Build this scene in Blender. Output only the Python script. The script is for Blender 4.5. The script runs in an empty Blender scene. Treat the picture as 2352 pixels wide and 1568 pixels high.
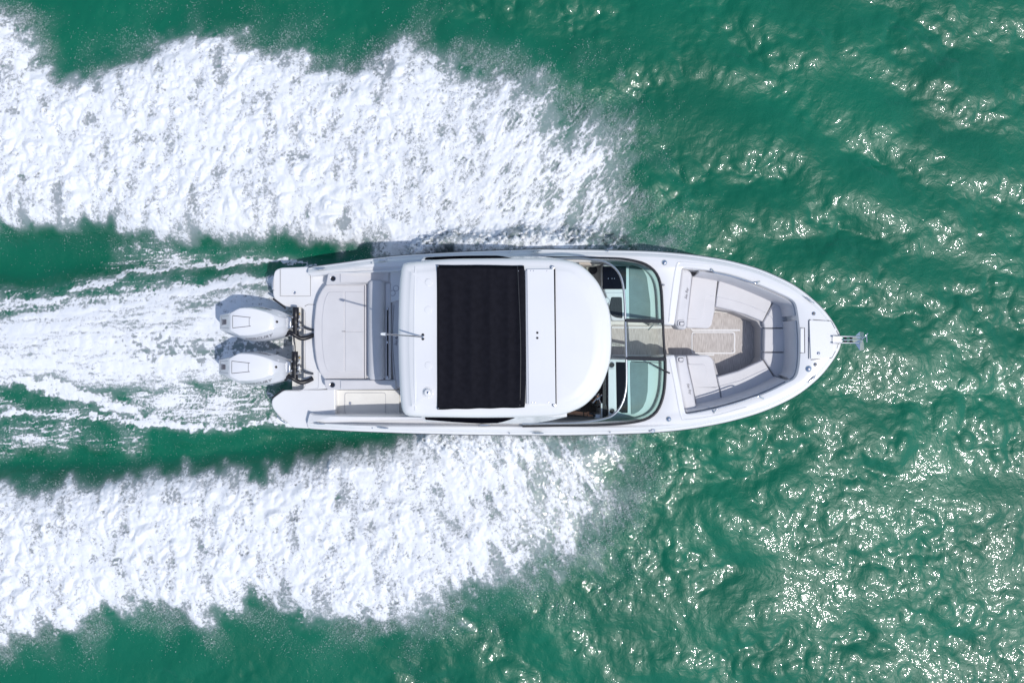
import bpy, bmesh, math, random
import numpy as np
from mathutils import Vector, Matrix
from mathutils.geometry import tessellate_polygon

# ------------------------------------------------------------------ camera, sky, sun, exposure
S = bpy.context.scene
COL = S.collection
H, FOC = 14.5, 1791.6            # drone height (m); focal length in units of a 2352-wide frame
cam_d = bpy.data.cameras.new('camera'); cam = bpy.data.objects.new('camera', cam_d); COL.objects.link(cam)
cam.location = (0, 0, H); cam.rotation_euler = (0, 0, 0)
cam_d.sensor_width = 36.0; cam_d.lens = 36.0*FOC/2352.0
cam_d.clip_start = 0.1; cam_d.clip_end = 6000
S.camera = cam
SUN_EL, SUN_AZ = math.radians(62), math.radians(-29)      # azimuth counter-clockwise from +x
w = bpy.data.worlds.new('World'); S.world = w; w.use_nodes = True
nt = w.node_tree; bgn = nt.nodes['Background']
sky = nt.nodes.new('ShaderNodeTexSky'); sky.sky_type = 'NISHITA'; sky.sun_disc = False
sky.sun_elevation = SUN_EL; sky.sun_rotation = math.pi/2 - SUN_AZ
sky.air_density = 1.0; sky.dust_density = 1.0; sky.ozone_density = 1.0
nt.links.new(sky.outputs[0], bgn.inputs[0]); bgn.inputs[1].default_value = 0.145
sl = bpy.data.lights.new('sun', 'SUN'); so = bpy.data.objects.new('sun', sl); COL.objects.link(so)
sl.energy = 2.75; sl.angle = math.radians(0.53); sl.color = (1.0, 0.965, 0.915)
sd = Vector((math.cos(SUN_EL)*math.cos(SUN_AZ), math.cos(SUN_EL)*math.sin(SUN_AZ), math.sin(SUN_EL)))
so.rotation_euler = sd.to_track_quat('Z', 'Y').to_euler(); so.location = sd*30
S.view_settings.view_transform = 'Standard'; S.view_settings.look = 'None'
S.view_settings.exposure = 0.0; S.view_settings.gamma = 1.0; S.view_settings.use_curve_mapping = False
S.cycles.max_bounces = 8; S.cycles.transparent_max_bounces = 12
S.cycles.caustics_reflective = False; S.cycles.caustics_refractive = False
S.cycles.sample_clamp_indirect = 4.0

# ------------------------------------------------------------------ helpers
def P(x, y, z):                      # plan coordinates of the survey grid at height z -> metres
    k = (H - z)/FOC
    return Vector(((x - 1176)*k, (784 - y)*k, z))

WO = {}                              # world origin of every object
def place(o, parent, origin):
    COL.objects.link(o)
    o.parent = parent
    o.location = origin - (WO[parent.name] if parent else Vector((0, 0, 0)))
    WO[o.name] = origin.copy()
    return o

def mk(name, verts, faces, mat, parent=None, smooth=True, angle=35, origin=None):
    verts = [Vector(v) for v in verts]
    if origin is None:
        lo = Vector((min(v.x for v in verts), min(v.y for v in verts), min(v.z for v in verts)))
        hi = Vector((max(v.x for v in verts), max(v.y for v in verts), lo.z))
        origin = (lo + hi)/2; origin.z = lo.z
    me = bpy.data.meshes.new(name)
    me.from_pydata([v - origin for v in verts], [], faces)
    bm = bmesh.new(); bm.from_mesh(me)
    bmesh.ops.remove_doubles(bm, verts=bm.verts, dist=1e-5)
    bmesh.ops.recalc_face_normals(bm, faces=bm.faces)
    bm.to_mesh(me); bm.free()
    me.materials.append(mat)
    if smooth:
        me.polygons.foreach_set('use_smooth', [True]*len(me.polygons))
        me.set_sharp_from_angle(angle=math.radians(angle))
        for p_ in me.polygons:
            if abs(p_.normal.z) > .9997: p_.use_smooth = False
    return place(bpy.data.objects.new(name, me), parent, origin)

def mkbm(name, bm, mat, parent=None, smooth=True, angle=35):
    bmesh.ops.recalc_face_normals(bm, faces=bm.faces)
    bm.verts.ensure_lookup_table()
    vs = [v.co.copy() for v in bm.verts]; bm.verts.index_update()
    fs = [[v.index for v in f.verts] for f in bm.faces]
    bm.free()
    return mk(name, vs, fs, mat, parent, smooth, angle)

def empty(name, loc, parent=None):
    o = bpy.data.objects.new(name, None); o.empty_display_size = .2
    return place(o, parent, Vector(loc))

def cat(pts, n, closed=False):       # Catmull-Rom resample to n points, evenly spaced
    p = np.array(pts, float)
    m = len(p)
    q = np.vstack([p[-1:], p, p[:2]]) if closed else np.vstack([2*p[0]-p[1], p, 2*p[-1]-p[-2]])
    out = []
    for i in range(m if closed else m-1):
        a, b, c, d = q[i], q[i+1], q[i+2], q[i+3]
        for t in np.linspace(0, 1, 24, endpoint=False):
            out.append(.5*((2*b)+(-a+c)*t+(2*a-5*b+4*c-d)*t*t+(-a+3*b-3*c+d)*t**3))
    out.append(p[0] if closed else p[-1])
    out = np.array(out)
    s = np.r_[0, np.cumsum(np.linalg.norm(np.diff(out, axis=0), axis=1))]
    t = np.linspace(0, s[-1], n + (1 if closed else 0))
    r = np.stack([np.interp(t, s, out[:, k]) for k in range(out.shape[1])], 1)
    return r[:-1] if closed else r

def fillet(pts, r, n=5):             # round the corners of a closed outline
    p = [np.array(q, float) for q in pts]; out = []
    for i in range(len(p)):
        a, b, c = p[i-1], p[i], p[(i+1) % len(p)]
        u, v = a-b, c-b; lu, lv = np.linalg.norm(u), np.linalg.norm(v)
        rr = r[i] if hasattr(r, '__len__') else r
        d = min(rr, lu*.45, lv*.45)
        if d < 1e-6: out.append(b); continue
        s, e = b+u/lu*d, b+v/lv*d
        for t in np.linspace(0, 1, n):
            out.append((1-t)**2*s + 2*t*(1-t)*b + t*t*e)
    return np.array(out)

def inset(xy, d, closed=True):       # shift an outline sideways by d metres (left of travel positive)
    p = np.array(xy, float)[:, :2]; n = len(p)
    if closed: t = np.roll(p, -1, 0) - np.roll(p, 1, 0)
    else:
        t = np.empty_like(p); t[1:-1] = p[2:]-p[:-2]; t[0] = p[1]-p[0]; t[-1] = p[-1]-p[-2]
    t /= np.linalg.norm(t, axis=1)[:, None] + 1e-12
    r = p + np.stack([-t[:, 1], t[:, 0]], 1)*d
    for _ in range(40):              # pull together points that crossed over in tight corners
        e0 = np.roll(p, -1, 0) - p; e1 = np.roll(r, -1, 0) - r
        bad = np.where((e0*e1).sum(1) < -1e-12)[0]
        if not closed: bad = bad[bad < n-1]
        if len(bad) == 0: break
        for i in bad:
            j = (i+1) % n; m = (r[i]+r[j])/2; r[i] = m; r[j] = m
    return r

def area(p): p = np.array(p)[:, :2]; return .5*np.sum(p[:, 0]*np.roll(p[:, 1], -1) - np.roll(p[:, 0], -1)*p[:, 1])

def loft(rings, closed=True, cap0=False, cap1=False):
    n = len(rings[0]); V = [tuple(v) for r in rings for v in r]; F = []
    for i in range(len(rings)-1):
        for j in range(n if closed else n-1):
            a, b = i*n+j, i*n+(j+1) % n
            F.append((a, b, b+n, a+n))
    if cap0: F.append(tuple(range(n))[::-1])
    if cap1: F.append(tuple(range((len(rings)-1)*n, len(rings)*n)))
    return V, F

def ring3(xy, z):
    z = np.broadcast_to(z, (len(xy),))
    return np.column_stack([np.array(xy)[:, :2], z])

def slab(name, outline, z0, z1, mat, parent, edge=.012, steps=3, world=False, r=None, dome=0):
    """raised piece with rounded top edge; outline in plan coordinates at z1"""
    o = np.array(outline, float) if r is None else fillet(outline, r)
    xy = o[:, :2] if world else np.array([P(x, y, z1)[:2] for x, y in o])
    if area(xy) < 0: xy = xy[::-1]
    R = [ring3(xy, z0), ring3(xy, z1-edge)]
    for k in range(1, steps+1):
        a = math.pi/2*k/steps
        R.append(ring3(inset(xy, edge*(1-math.cos(a))), z1-edge+edge*math.sin(a)))
    if dome:
        c = xy.mean(0)
        for s, h in ((.8, .45), (.5, .85), (.2, 1.0)):
            R.append(ring3(c + (inset(xy, edge)-c)*s, z1 + dome*h))
    V, F = loft(R, True, False, False); n = len(xy); b0 = len(V)-n
    tri = tessellate_polygon([[Vector((v[0], v[1], 0)) for v in R[0]]])
    F += [(a, b, c) for a, b, c in tri]
    F += [(b0+a, b0+b, b0+c) for a, b, c in tri]
    return mk(name, V, F, mat, parent)

def tube(name, pts, rad, mat, parent, n=None, seg=8, closed=False, flat=1.0):
    p = np.array([tuple(q) for q in pts], float)
    if n: p = cat(p, n, closed)
    m = len(p); rads = rad if hasattr(rad, '__len__') else [rad]*m
    if len(rads) != m: rads = np.interp(np.linspace(0, 1, m), np.linspace(0, 1, len(rads)), rads)
    rings = []; up = Vector((0, 0, 1))
    for i in range(m):
        a, b = (p[i-1], p[(i+1) % m]) if closed else (p[max(i-1, 0)], p[min(i+1, m-1)])
        t = Vector(b-a).normalized(); u = up if abs(t.z) < .95 else Vector((1, 0, 0))
        s = t.cross(u).normalized(); q = s.cross(t)
        rings.append([Vector(p[i]) + (s*math.cos(2*math.pi*k/seg) + q*math.sin(2*math.pi*k/seg)*flat)*rads[i] for k in range(seg)])
    if closed: rings.append(rings[0])
    V, F = loft(rings, True, not closed, not closed)
    return mk(name, V, F, mat, parent, angle=50)

def lathe(name, c, prof, mat, parent, seg=20, axis=None):
    rings = []
    for r, z in prof:
        rings.append([Vector((r*math.cos(2*math.pi*k/seg), r*math.sin(2*math.pi*k/seg), z)) for k in range(seg)])
    M = Matrix.Identity(3) if axis is None else Vector(axis).to_track_quat('Z', 'X').to_matrix()
    rings = [[M @ v + Vector(c) for v in R] for R in rings]
    V, F = loft(rings, True, True, True)
    return mk(name, V, F, mat, parent, angle=40)

def rect(x0, y0, x1, y1): return [(x0, y0), (x1, y0), (x1, y1), (x0, y1)]

def strip(name, pts, wd, z, mat, parent, h=.003, closed=False, n=None):
    """thin seam, gasket or groove cover lying on a surface"""
    p = np.array([P(x, y, z)[:2] for x, y in pts])
    if n: p = cat(p, n, closed)
    a, b = inset(p, wd/2, closed), inset(p, -wd/2, closed)
    zz = z
    R = [ring3(a, zz-.004), ring3(a, zz+h), ring3(b, zz+h), ring3(b, zz-.004)]
    if closed: R = [np.vstack([r, r[:1]]) for r in R]
    V, F = loft(R, False)
    return mk(name, V, F, mat, parent, smooth=False)

def text_mesh(body, size, shear=0.0, ext=.0006):
    c = bpy.data.curves.new('t', 'FONT'); c.body = body; c.size = size; c.shear = shear; c.extrude = ext
    c.align_x = 'CENTER'; c.align_y = 'CENTER'; c.resolution_u = 3
    o = bpy.data.objects.new('t', c); COL.objects.link(o)
    dg = bpy.context.evaluated_depsgraph_get(); dg.update()
    me = bpy.data.meshes.new_from_object(o.evaluated_get(dg))
    vs = [v.co.copy() for v in me.vertices]; fs = [tuple(p.vertices) for p in me.polygons]
    bpy.data.objects.remove(o); bpy.data.curves.remove(c); bpy.data.meshes.remove(me)
    return vs, fs

def flat_text(name, body, size, c, ang, mat, parent, shear=.3):
    vs, fs = text_mesh(body, size, shear)
    M = Matrix.Rotation(ang, 3, 'Z')
    return mk(name, [M @ v + Vector(c) for v in vs], fs, mat, parent, smooth=False)

# ------------------------------------------------------------------ materials
def mat(name, col, rough=.5, metal=0, coat=0, ior=1.45, spec=.5):
    m = bpy.data.materials.new(name); m.use_nodes = True
    b = m.node_tree.nodes['Principled BSDF']
    b.inputs['Base Color'].default_value = (*col, 1); b.inputs['Roughness'].default_value = rough
    b.inputs['Metallic'].default_value = metal; b.inputs['Coat Weight'].default_value = coat
    b.inputs['Coat Roughness'].default_value = .06
    b.inputs['IOR'].default_value = ior; b.inputs['Specular IOR Level'].default_value = spec
    return m, m.node_tree, b

def noise_col(m, nt, b, c0, c1, scale, detail=3, stretch=(1, 1, 1), bump=0, bscale=None, lo=.35, hi=.65):
    tc = nt.nodes.new('ShaderNodeNewGeometry'); mp = nt.nodes.new('ShaderNodeMapping')
    mp.inputs['Scale'].default_value = stretch
    nt.links.new(tc.outputs['Position'], mp.inputs['Vector'])
    n = nt.nodes.new('ShaderNodeTexNoise'); n.inputs['Scale'].default_value = scale; n.inputs['Detail'].default_value = detail
    nt.links.new(mp.outputs[0], n.inputs['Vector'])
    r = nt.nodes.new('ShaderNodeValToRGB'); r.color_ramp.elements[0].color = (*c0, 1); r.color_ramp.elements[1].color = (*c1, 1)
    r.color_ramp.elements[0].position = lo; r.color_ramp.elements[1].position = hi
    nt.links.new(n.outputs['Fac'], r.inputs[0]); nt.links.new(r.outputs[0], b.inputs['Base Color'])
    if bump:
        n2 = n
        if bscale:
            n2 = nt.nodes.new('ShaderNodeTexNoise'); n2.inputs['Scale'].default_value = bscale; n2.inputs['Detail'].default_value = 2
            nt.links.new(mp.outputs[0], n2.inputs['Vector'])
        bp = nt.nodes.new('ShaderNodeBump'); bp.inputs['Distance'].default_value = bump; bp.inputs['Strength'].default_value = 1
        nt.links.new(n2.outputs['Fac'], bp.inputs['Height']); nt.links.new(bp.outputs[0], b.inputs['Normal'])
    return m

def M_(name, c, c2=None, rough=.5, scale=5, bump=0, bscale=None, stretch=(1, 1, 1), detail=3, **k):
    m, t, b = mat(name, c, rough, **k)
    return noise_col(m, t, b, c, c2 or tuple(x*.94 for x in c), scale, detail, stretch, bump, bscale)

GEL = M_('white gelcoat', (.785, .785, .79), (.755, .755, .765), rough=.22, scale=1.2, coat=.5)
CREAM = M_('cream gelcoat', (.78, .77, .74), (.74, .73, .70), rough=.35, scale=3)
VINYL = M_('light grey vinyl', (.64, .63, .645), (.61, .60, .615), rough=.5, scale=4, bump=.0006, bscale=220)
VINYL2 = M_('grey vinyl bolster', (.61, .605, .625), (.58, .575, .595), rough=.45, scale=4, bump=.0006, bscale=200)
PIPE = M_('dark seam thread', (.16, .16, .19), rough=.7)
BEIGE = M_('beige upholstery', (.52, .47, .42), (.48, .43, .38), rough=.6, scale=6, bump=.0005, bscale=180)
CANVAS = M_('black canvas', (.008, .008, .012), (.011, .011, .016), rough=.8, scale=14, bump=.0012, bscale=260, spec=.10)
BLACK = M_('black plastic', (.010, .010, .014), (.018, .018, .022), rough=.35, scale=20)
RUBBER = M_('black rubber', (.018, .019, .026), (.026, .027, .034), rough=.5, scale=30)
NAVYG = M_('dark tinted panel', (.004, .005, .012), rough=.2, scale=3, spec=.2)
CHROME = M_('stainless steel', (.78, .79, .81), (.70, .71, .74), rough=.14, scale=9, metal=1)
ALU = M_('brushed aluminium', (.62, .64, .67), (.54, .56, .60), rough=.32, scale=30, metal=.9, stretch=(1, 12, 1))
GREY = M_('grey dash pad', (.25, .28, .29), (.22, .245, .255), rough=.75, scale=7, bump=.0006, bscale=240)
ENGW = M_('white engine paint', (.80, .80, .82), (.77, .775, .80), rough=.18, scale=2, coat=.8)
ENGG = M_('pale grey engine paint', (.66, .675, .71), (.63, .645, .68), rough=.25, scale=2, coat=.6)
LETTER = M_('dark lettering', (.10, .10, .13), rough=.4)
SEAM = M_('dark panel gap', (.10, .10, .11), rough=.8)
SEAML = M_('pale panel gap', (.42, .43, .48), rough=.8)
SKIN = M_('skin', (.62, .33, .20), (.54, .27, .155), rough=.5, scale=18, bump=.0006, bscale=90)
CLOTH = M_('dark clothing', (.03, .035, .05), rough=.9, scale=30)
BRASS = M_('brass nut', (.55, .40, .16), rough=.3, metal=1)
LENS = M_('clear lens', (.70, .72, .76), rough=.12, coat=1)
BLUE = M_('blue mark', (.02, .12, .42), rough=.4)
WOOD = M_('woven deck', (.40, .365, .345), (.64, .60, .575), rough=.75, scale=9, stretch=(14, .8, 1), detail=4, bump=.0006)

def glass(name, tint, refl=.9):
    m = bpy.data.materials.new(name); m.use_nodes = True; t = m.node_tree; t.nodes.clear()
    out = t.nodes.new('ShaderNodeOutputMaterial'); tr = t.nodes.new('ShaderNodeBsdfTransparent'); gl = t.nodes.new('ShaderNodeBsdfGlossy')
    tr.inputs[0].default_value = (*tint, 1); gl.inputs['Roughness'].default_value = .015
    fr = t.nodes.new('ShaderNodeFresnel'); fr.inputs[0].default_value = 1.45
    n = t.nodes.new('ShaderNodeTexNoise'); n.inputs['Scale'].default_value = 1.5
    bp = t.nodes.new('ShaderNodeBump'); bp.inputs['Distance'].default_value = .002; t.links.new(n.outputs[0], bp.inputs['Height'])
    t.links.new(bp.outputs[0], gl.inputs['Normal'])
    mx = t.nodes.new('ShaderNodeMixShader')
    t.links.new(fr.outputs[0], mx.inputs[0]); t.links.new(tr.outputs[0], mx.inputs[1]); t.links.new(gl.outputs[0], mx.inputs[2])
    t.links.new(mx.outputs[0], out.inputs[0]); return m
MATTE = M_('matte black', (.006, .006, .010), rough=1.0, spec=0)
GLASS = glass('aqua tinted glass', (.79, .985, .96))
GLASSC = glass('clear glass', (.86, .95, .93))

# ------------------------------------------------------------------ water, foam and spray (fields on one survey grid)
DX = 0.02
XA, XB, YA, YB = -12.4, 12.4, -8.8, 8.8
NX, NY = int(round((XB-XA)/DX))+1, int(round((YB-YA)/DX))+1
gx, gy = np.linspace(XA, XB, NX), np.linspace(YA, YB, NY)
GX, GY = np.meshgrid(gx, gy)
kx = np.fft.rfftfreq(NX, DX)[None, :]*2*np.pi; ky = np.fft.fftfreq(NY, DX)[:, None]*2*np.pi
KK = np.hypot(kx, ky); KK[0, 0] = 1e-6
def gauss(f, s): return np.fft.irfft2(np.fft.rfft2(f)*np.exp(-.5*(KK*s)**2), s=f.shape)
def field(seed, lo, hi, p=1.0, ang=0., an=1., raw=False):
    """band-limited random relief with wavelengths lo..hi metres; an>1 draws it out along ang"""
    rg = np.random.default_rng(seed); F = np.fft.rfft2(rg.standard_normal((NY, NX)).astype(np.float32))
    a = kx*math.cos(ang)+ky*math.sin(ang); b = -kx*math.sin(ang)+ky*math.cos(ang)
    k = np.hypot(a*an, b)+1e-6
    wgt = k**(-p)*np.exp(-(k*lo/(2*np.pi))**4)*(1-np.exp(-(k*hi/(2*np.pi))**4))
    F = F*wgt
    f = np.fft.irfft2(F, s=(NY, NX)); s = f.std()
    return (f/s).astype(np.float32) if not raw else (F/s)
def sstep(a, b, x): t = np.clip((x-a)/(b-a), 0, 1); return t*t*(3-2*t)

# survey coordinates of grid points on the water
PX = 1176 + GX*FOC/(H-.12); PY = 784 - GY*FOC/(H-.12)
w1 = field(11, .25, 1.6, 1.3); w2 = field(12, .25, 1.6, 1.3); w3 = field(13, .05, .35, .9); w4 = field(14, .05, .35, .9)
fwd = sstep(700, 1500, PX)                       # 0 = churned foam aft, 1 = fresh spray off the bow
angA, angB = math.radians(52), math.radians(-58)
spk = np.where(GY > 0, field(15, .07, .55, 1.0, angA, 3.6), field(16, .07, .55, 1.0, angB, 3.6))*(13 + 34*fwd)
spa = np.where(GY > 0, angA, angB)
WX = PX + 11*w1 + 9*w3 + spk*np.cos(spa); WY = PY + 11*w2 + 9*w4 - spk*np.sin(spa)
WXs = PX + 5*w1 + 3*w3; WYs = PY + 5*w2 + 3*w4
def inpoly(pts, X, Y):
    r = np.zeros(X.shape, bool); n = len(pts)
    for i in range(n):
        (x0, y0), (x1, y1) = pts[i], pts[(i+1) % n]
        if y0 == y1: continue
        c = (Y >= min(y0, y1)) & (Y < max(y0, y1)) & (X < (x1-x0)*(Y-y0)/(y1-y0)+x0)
        r ^= c
    return r.astype(np.float32)
def polyf(pts, blur, rag=True):
    return gauss(inpoly(pts, WX if rag else WXs, WY if rag else WYs), blur).astype(np.float32)
def line(pts, wd, rag=False):        # soft band along a polyline, width in survey units
    X, Y = (WX, WY) if rag else (WXs, WYs); best = np.full(X.shape, 1e9, np.float32)
    for (x0, y0, a), (x1, y1, b) in zip(pts[:-1], pts[1:]):
        dx, dy = x1-x0, y1-y0; t = np.clip(((X-x0)*dx+(Y-y0)*dy)/(dx*dx+dy*dy), 0, 1)
        d = np.hypot(X-x0-t*dx, Y-y0-t*dy)/(wd*(a+(b-a)*t))
        best = np.minimum(best, d)
    return np.exp(-best**2)

PORT = [(-400, -60), (0, 30), (40, 60), (100, 130), (135, 172), (210, 182), (290, 150), (330, 140), (400, 95), (470, 75), (510, 70), (560, 120), (620, 130), (690, 95), (720, 155), (790, 150), (830, 168), (880, 100), (910, 85), (960, 90), (1000, 150), (1070, 150), (1150, 190), (1215, 160), (1260, 190), (1300, 250), (1380, 265), (1440, 285), (1430, 340), (1460, 400), (1440, 470), (1450, 520), (1420, 560), (1500, 560), (1545, 585), (1500, 640), (900, 640), (880, 585), (830, 570), (700, 556), (620, 545), (500, 560), (450, 550), (350, 540), (300, 545), (250, 512), (0, 520), (-400, 505)]
STAR = [(-400, 1125), (0, 1108), (130, 1110), (300, 1088), (430, 1080), (560, 1085), (700, 1055), (850, 1030), (930, 1003), (950, 960), (1470, 960), (1480, 1010), (1440, 1040), (1430, 1100), (1375, 1180), (1365, 1290), (1290, 1280), (1200, 1325), (1130, 1335), (1060, 1370), (1000, 1415), (930, 1470), (900, 1430), (840, 1420), (760, 1435), (700, 1395), (620, 1370), (590, 1345), (540, 1405), (440, 1425), (400, 1395), (330, 1380), (250, 1420), (180, 1430), (80, 1460), (0, 1475), (-400, 1560)]
WASH = [(700, 640), (620, 645), (500, 665), (300, 690), (150, 715), (0, 735), (-400, 745), (-400, 860), (0, 858), (150, 880), (300, 893), (420, 885), (520, 870), (700, 880)]
LACE = [([(290, 895), (500, 870), (640, 885), (700, 975), (430, 985), (330, 955), (240, 915)], .72),
        ([(-400, 860), (0, 880), (120, 900), (300, 960), (430, 1000), (640, 985), (720, 985), (600, 1012), (400, 1022), (200, 1040), (0, 1050), (-400, 1060)], .50),
        ([(225, 545), (330, 548), (470, 566), (640, 588), (725, 606), (560, 606), (400, 612), (250, 640), (190, 660), (130, 650), (220, 600)], .46),
        ([(-400, 660), (0, 655), (120, 645), (250, 640), (330, 640), (480, 640), (640, 632), (660, 660), (300, 690), (150, 720), (0, 740), (-400, 740)], .52)]
pA, pB, pC = polyf(PORT, .05), polyf(STAR, .05), polyf(WASH, .10, False)
sA, sB = polyf(PORT, .30, False), polyf(STAR, .30, False)
iso1 = field(21, .05, .55, 1.1); iso2 = field(22, .045, .14, .6)
anA = field(23, .05, .5, 1.0, angA, 2.6); anB = field(24, .05, .5, 1.0, angB, 2.6)
anC = field(25, .05, .9, 1.0, math.radians(3), 8.0); graC = field(51, .04, .16, .5, math.radians(3), 2.5)
gra = field(52, .04, .15, .5)*(1-fwd) + np.where(GY > 0, field(53, .04, .16, .5, angA, 2.6), field(54, .04, .16, .5, angB, 2.6))*fwd
big = field(26, .5, 2.2, 1.2)
drp = field(27, .05, .45, 1.0, math.radians(90), 2.6)
side = np.where(GY > 0, anA, anB)
tex = iso1*(1-fwd) + side*fwd
inner = np.clip(np.where(GY > 0, sstep(440, 540, PY)*(PX < 1000), sstep(1170, 1090, PY)*(PX < 900)), 0, 1)
tex = tex*(1-inner*.7) + drp*inner*.7
edge = np.where(GY > 0, sA, sB)                  # broad: low near the rim
AB = np.maximum(pA, pB)
mid1 = field(41, .30, 1.1, 1.0); midA = field(42, .25, 1.2, 1.0, angA, 2.0); midB = field(43, .25, 1.2, 1.0, angB, 2.0)
clus = mid1*(1-fwd) + np.where(GY > 0, midA, midB)*fwd
clus = sstep(.75 - .75*fwd, 2.1 - .5*fwd, clus + .35*big)
edge2 = np.where(GY > 0, gauss(pA, .5), gauss(pB, .5))*(1-fwd) + np.where(GY > 0, gauss(pA, .8), gauss(pB, .8))*fwd
jet = np.where(GY > 0, field(55, .10, .9, 1.1, angA, 4.0), field(56, .10, .9, 1.1, angB, 4.0))     # fan of jets off the bow
jet2 = np.where(GY > 0, field(57, .10, .9, 1.1, math.radians(82), 3.0), field(58, .10, .9, 1.1, math.radians(-84), 3.0))
fan = jet*fwd + jet2*(1-fwd)
cov = AB*(.855 - .125*fwd - (.27-.01*fwd)*clus) - AB*(.17 + .24*fwd)*(1-sstep(.30, .95, edge2))
cov = cov + AB*(tex*(.05+.05*fwd) + fan*(.115+.025*fwd) + gra*(.090+.050*fwd)*(.7+.7*clus) + .035*iso2 + .05*big)
outer = 1 - sstep(430, 520, PY)*sstep(1160, 1085, PY)*sstep(1000, 900, PX)
halo = np.clip(np.where(GY > 0, gauss(pA, .26), gauss(pB, .26))*1.5 - AB*.6, 0, 1)*(.35+.65*outer)
cov = np.maximum(cov, halo**.8*(.40 + .20*fan + .15*gra + .06*iso2))
ridge = np.exp(-(iso1/.33)**2)*.65 + np.exp(-(field(28, .035, .12, .6)/.4)**2)*.35
ridgeC = np.exp(-(anC/.38)**2)*.6 + np.exp(-(field(29, .035, .12, .6)/.45)**2)*.45
ccov = pC*(.83 + .115*anC + .05*big + .07*graC)
hole = line([(330, 790, 1.1), (430, 805, 1.0), (520, 790, .8), (660, 795, .7)], 20, True)
ccov -= .42*hole*(1 + .5*iso1)
ccov -= .30*line([(540, 705, 1.), (400, 700, .6)], 10)
for pts, dens in LACE:
    pl = np.clip(polyf(pts, .17)*1.15, 0, 1)
    ccov = np.maximum(ccov, dens*pl + pl**.6*(.62*(ridgeC-.5) + .12*big + .06*iso2))
for pts, wd, am in (([(-300, 835, 1.3), (0, 860, 1.2), (110, 885, 1.1), (250, 930, 1), (330, 960, .9), (430, 985, .5)], 17, 1.05),
                    ([(200, 960, .4), (430, 984, 1), (560, 978, .9), (680, 973, .8)], 11, .95),
                    ([(0, 953, .8), (130, 947, .9), (210, 968, .4)], 6, .85), ([(-300, 740, 1), (0, 700, 1.2), (100, 690, 1.1), (200, 655, 1), (290, 630, .9), (400, 604, .9), (560, 592, .7), (720, 607, .3)], 11, .80),
                    ([(640, 650, 1), (520, 655, 1), (330, 690, 1.2), (0, 760, 2.5)], 18, .92)):
    ccov = np.maximum(ccov, am*line(pts, wd) + (.16*anC + .08*iso2)*(line(pts, wd) > .15))
cov = np.clip(np.maximum(cov, ccov), 0, 1.35).astype(np.float32)

mist = np.clip(gauss(np.maximum(pA, pB), .42) * (1-np.maximum(pA, pB)), 0, 1)*3.0
mist *= np.clip(.55 + .55*big, .05, 1.6)
mist = np.clip(mist, 0, 1)*(1 - .88*sstep(440, 500, PY)*sstep(1150, 1090, PY)*sstep(1000, 900, PX))

# wind chop: a swell of a couple of metres and short steep wavelets
def chop():
    rg = np.random.default_rng(5); F = np.fft.rfft2(rg.standard_normal((NY, NX)))
    th = np.arctan2(ky, kx + 0*ky); k = KK; lam = 2*np.pi/k
    d1 = .10 + np.abs(np.sin(th))**4 + .45*np.abs(np.cos(th-math.radians(58)))**6
    s1 = np.exp(-((np.log(lam)-np.log(1.7))/.42)**2)*d1
    s2 = k**-1.75*np.exp(-(k*.09/(2*np.pi))**4)*(1-np.exp(-(k*1.0/(2*np.pi))**4))
    def nrm(s): f = np.fft.irfft2(F*s, s=(NY, NX)); g = np.gradient(f, DX); return F*s/np.sqrt((g[0]**2+g[1]**2).mean())
    iv = lambda G: np.fft.irfft2(G, s=(NY, NX))
    pat = np.clip(.82 + .34*field(61, .9, 3.2, 1.0, math.radians(12), 1.6), .3, 1.5)
    FF = nrm(s1)*.105 + np.fft.rfft2(iv(nrm(s2)*.165)*pat)
    h = np.fft.irfft2(FF, s=(NY, NX)); c = .75
    return h, np.fft.irfft2(-1j*kx/k*FF*c, s=(NY, NX)), np.fft.irfft2(-1j*ky/k*FF*c, s=(NY, NX))
wh, wdx, wdy = chop()
fade = sstep(0, 1.2, np.minimum(np.minimum(GX-XA, XB-GX), np.minimum(GY-YA, YB-GY)))
hullz = polyf([(640, 600), (1300, 560), (1900, 760), (1900, 810), (1300, 1010), (640, 1000)], .25, False)
calm = np.clip(1 - .75*np.clip(gauss(np.maximum(np.maximum(pA, pB), pC), .3)*1.5, 0, 1) - .5*sstep(1100, 300, PX), .22, 1)
spr = lambda pts: line(pts, 30)
nearhull = .62*np.maximum(spr([(960, 574, .5), (1050, 573, .9), (1300, 570, 1), (1440, 573, .6)]), .6*spr([(980, 998, .5), (1100, 1000, 1), (1300, 1000, 1), (1430, 996, .5)]))
mound = nearhull + .34*np.maximum(gauss(pA, .28)*sstep(1500, 1150, PX), gauss(pB, .28)*sstep(1480, 1100, PX))
trough = -.28*np.maximum(polyf([(-400, 525), (300, 545), (700, 560), (900, 590), (700, 610), (300, 620), (-400, 690)], .16, False),
                         polyf([(-400, 1040), (300, 1035), (650, 1000), (950, 990), (700, 1050), (300, 1085), (-400, 1105)], .16, False))
mid = .14*gauss(pC, .25)
base_h = (mound + trough + mid)*fade - .12*hullz
rough_m = np.clip(.55 + .40*field(34, .4, 1.8, 1.2) + .5*clus, .15, 1.6)
lump = np.abs(field(31, .20, .80, 1.3))*.036 + rough_m*(np.abs(field(32, .07, .26, 1.1))*.011 + np.abs(field(33, .04, .10, .8))*.004)
lumpf = np.abs(np.where(GY > 0, anA, anB))*.014*rough_m + np.abs(gra)*.008 + np.abs(np.where(GY > 0, midA, midB))*.022
thick = np.clip((cov-.35)*1.3, 0, 1)
foam_h = base_h + wh*fade*calm + .012 + thick*(lump*(1-.55*fwd) + lumpf*fwd*.8)*np.clip(.30+.75*AB, 0, 1.0)
water_h = wh*fade*calm + base_h

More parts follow.
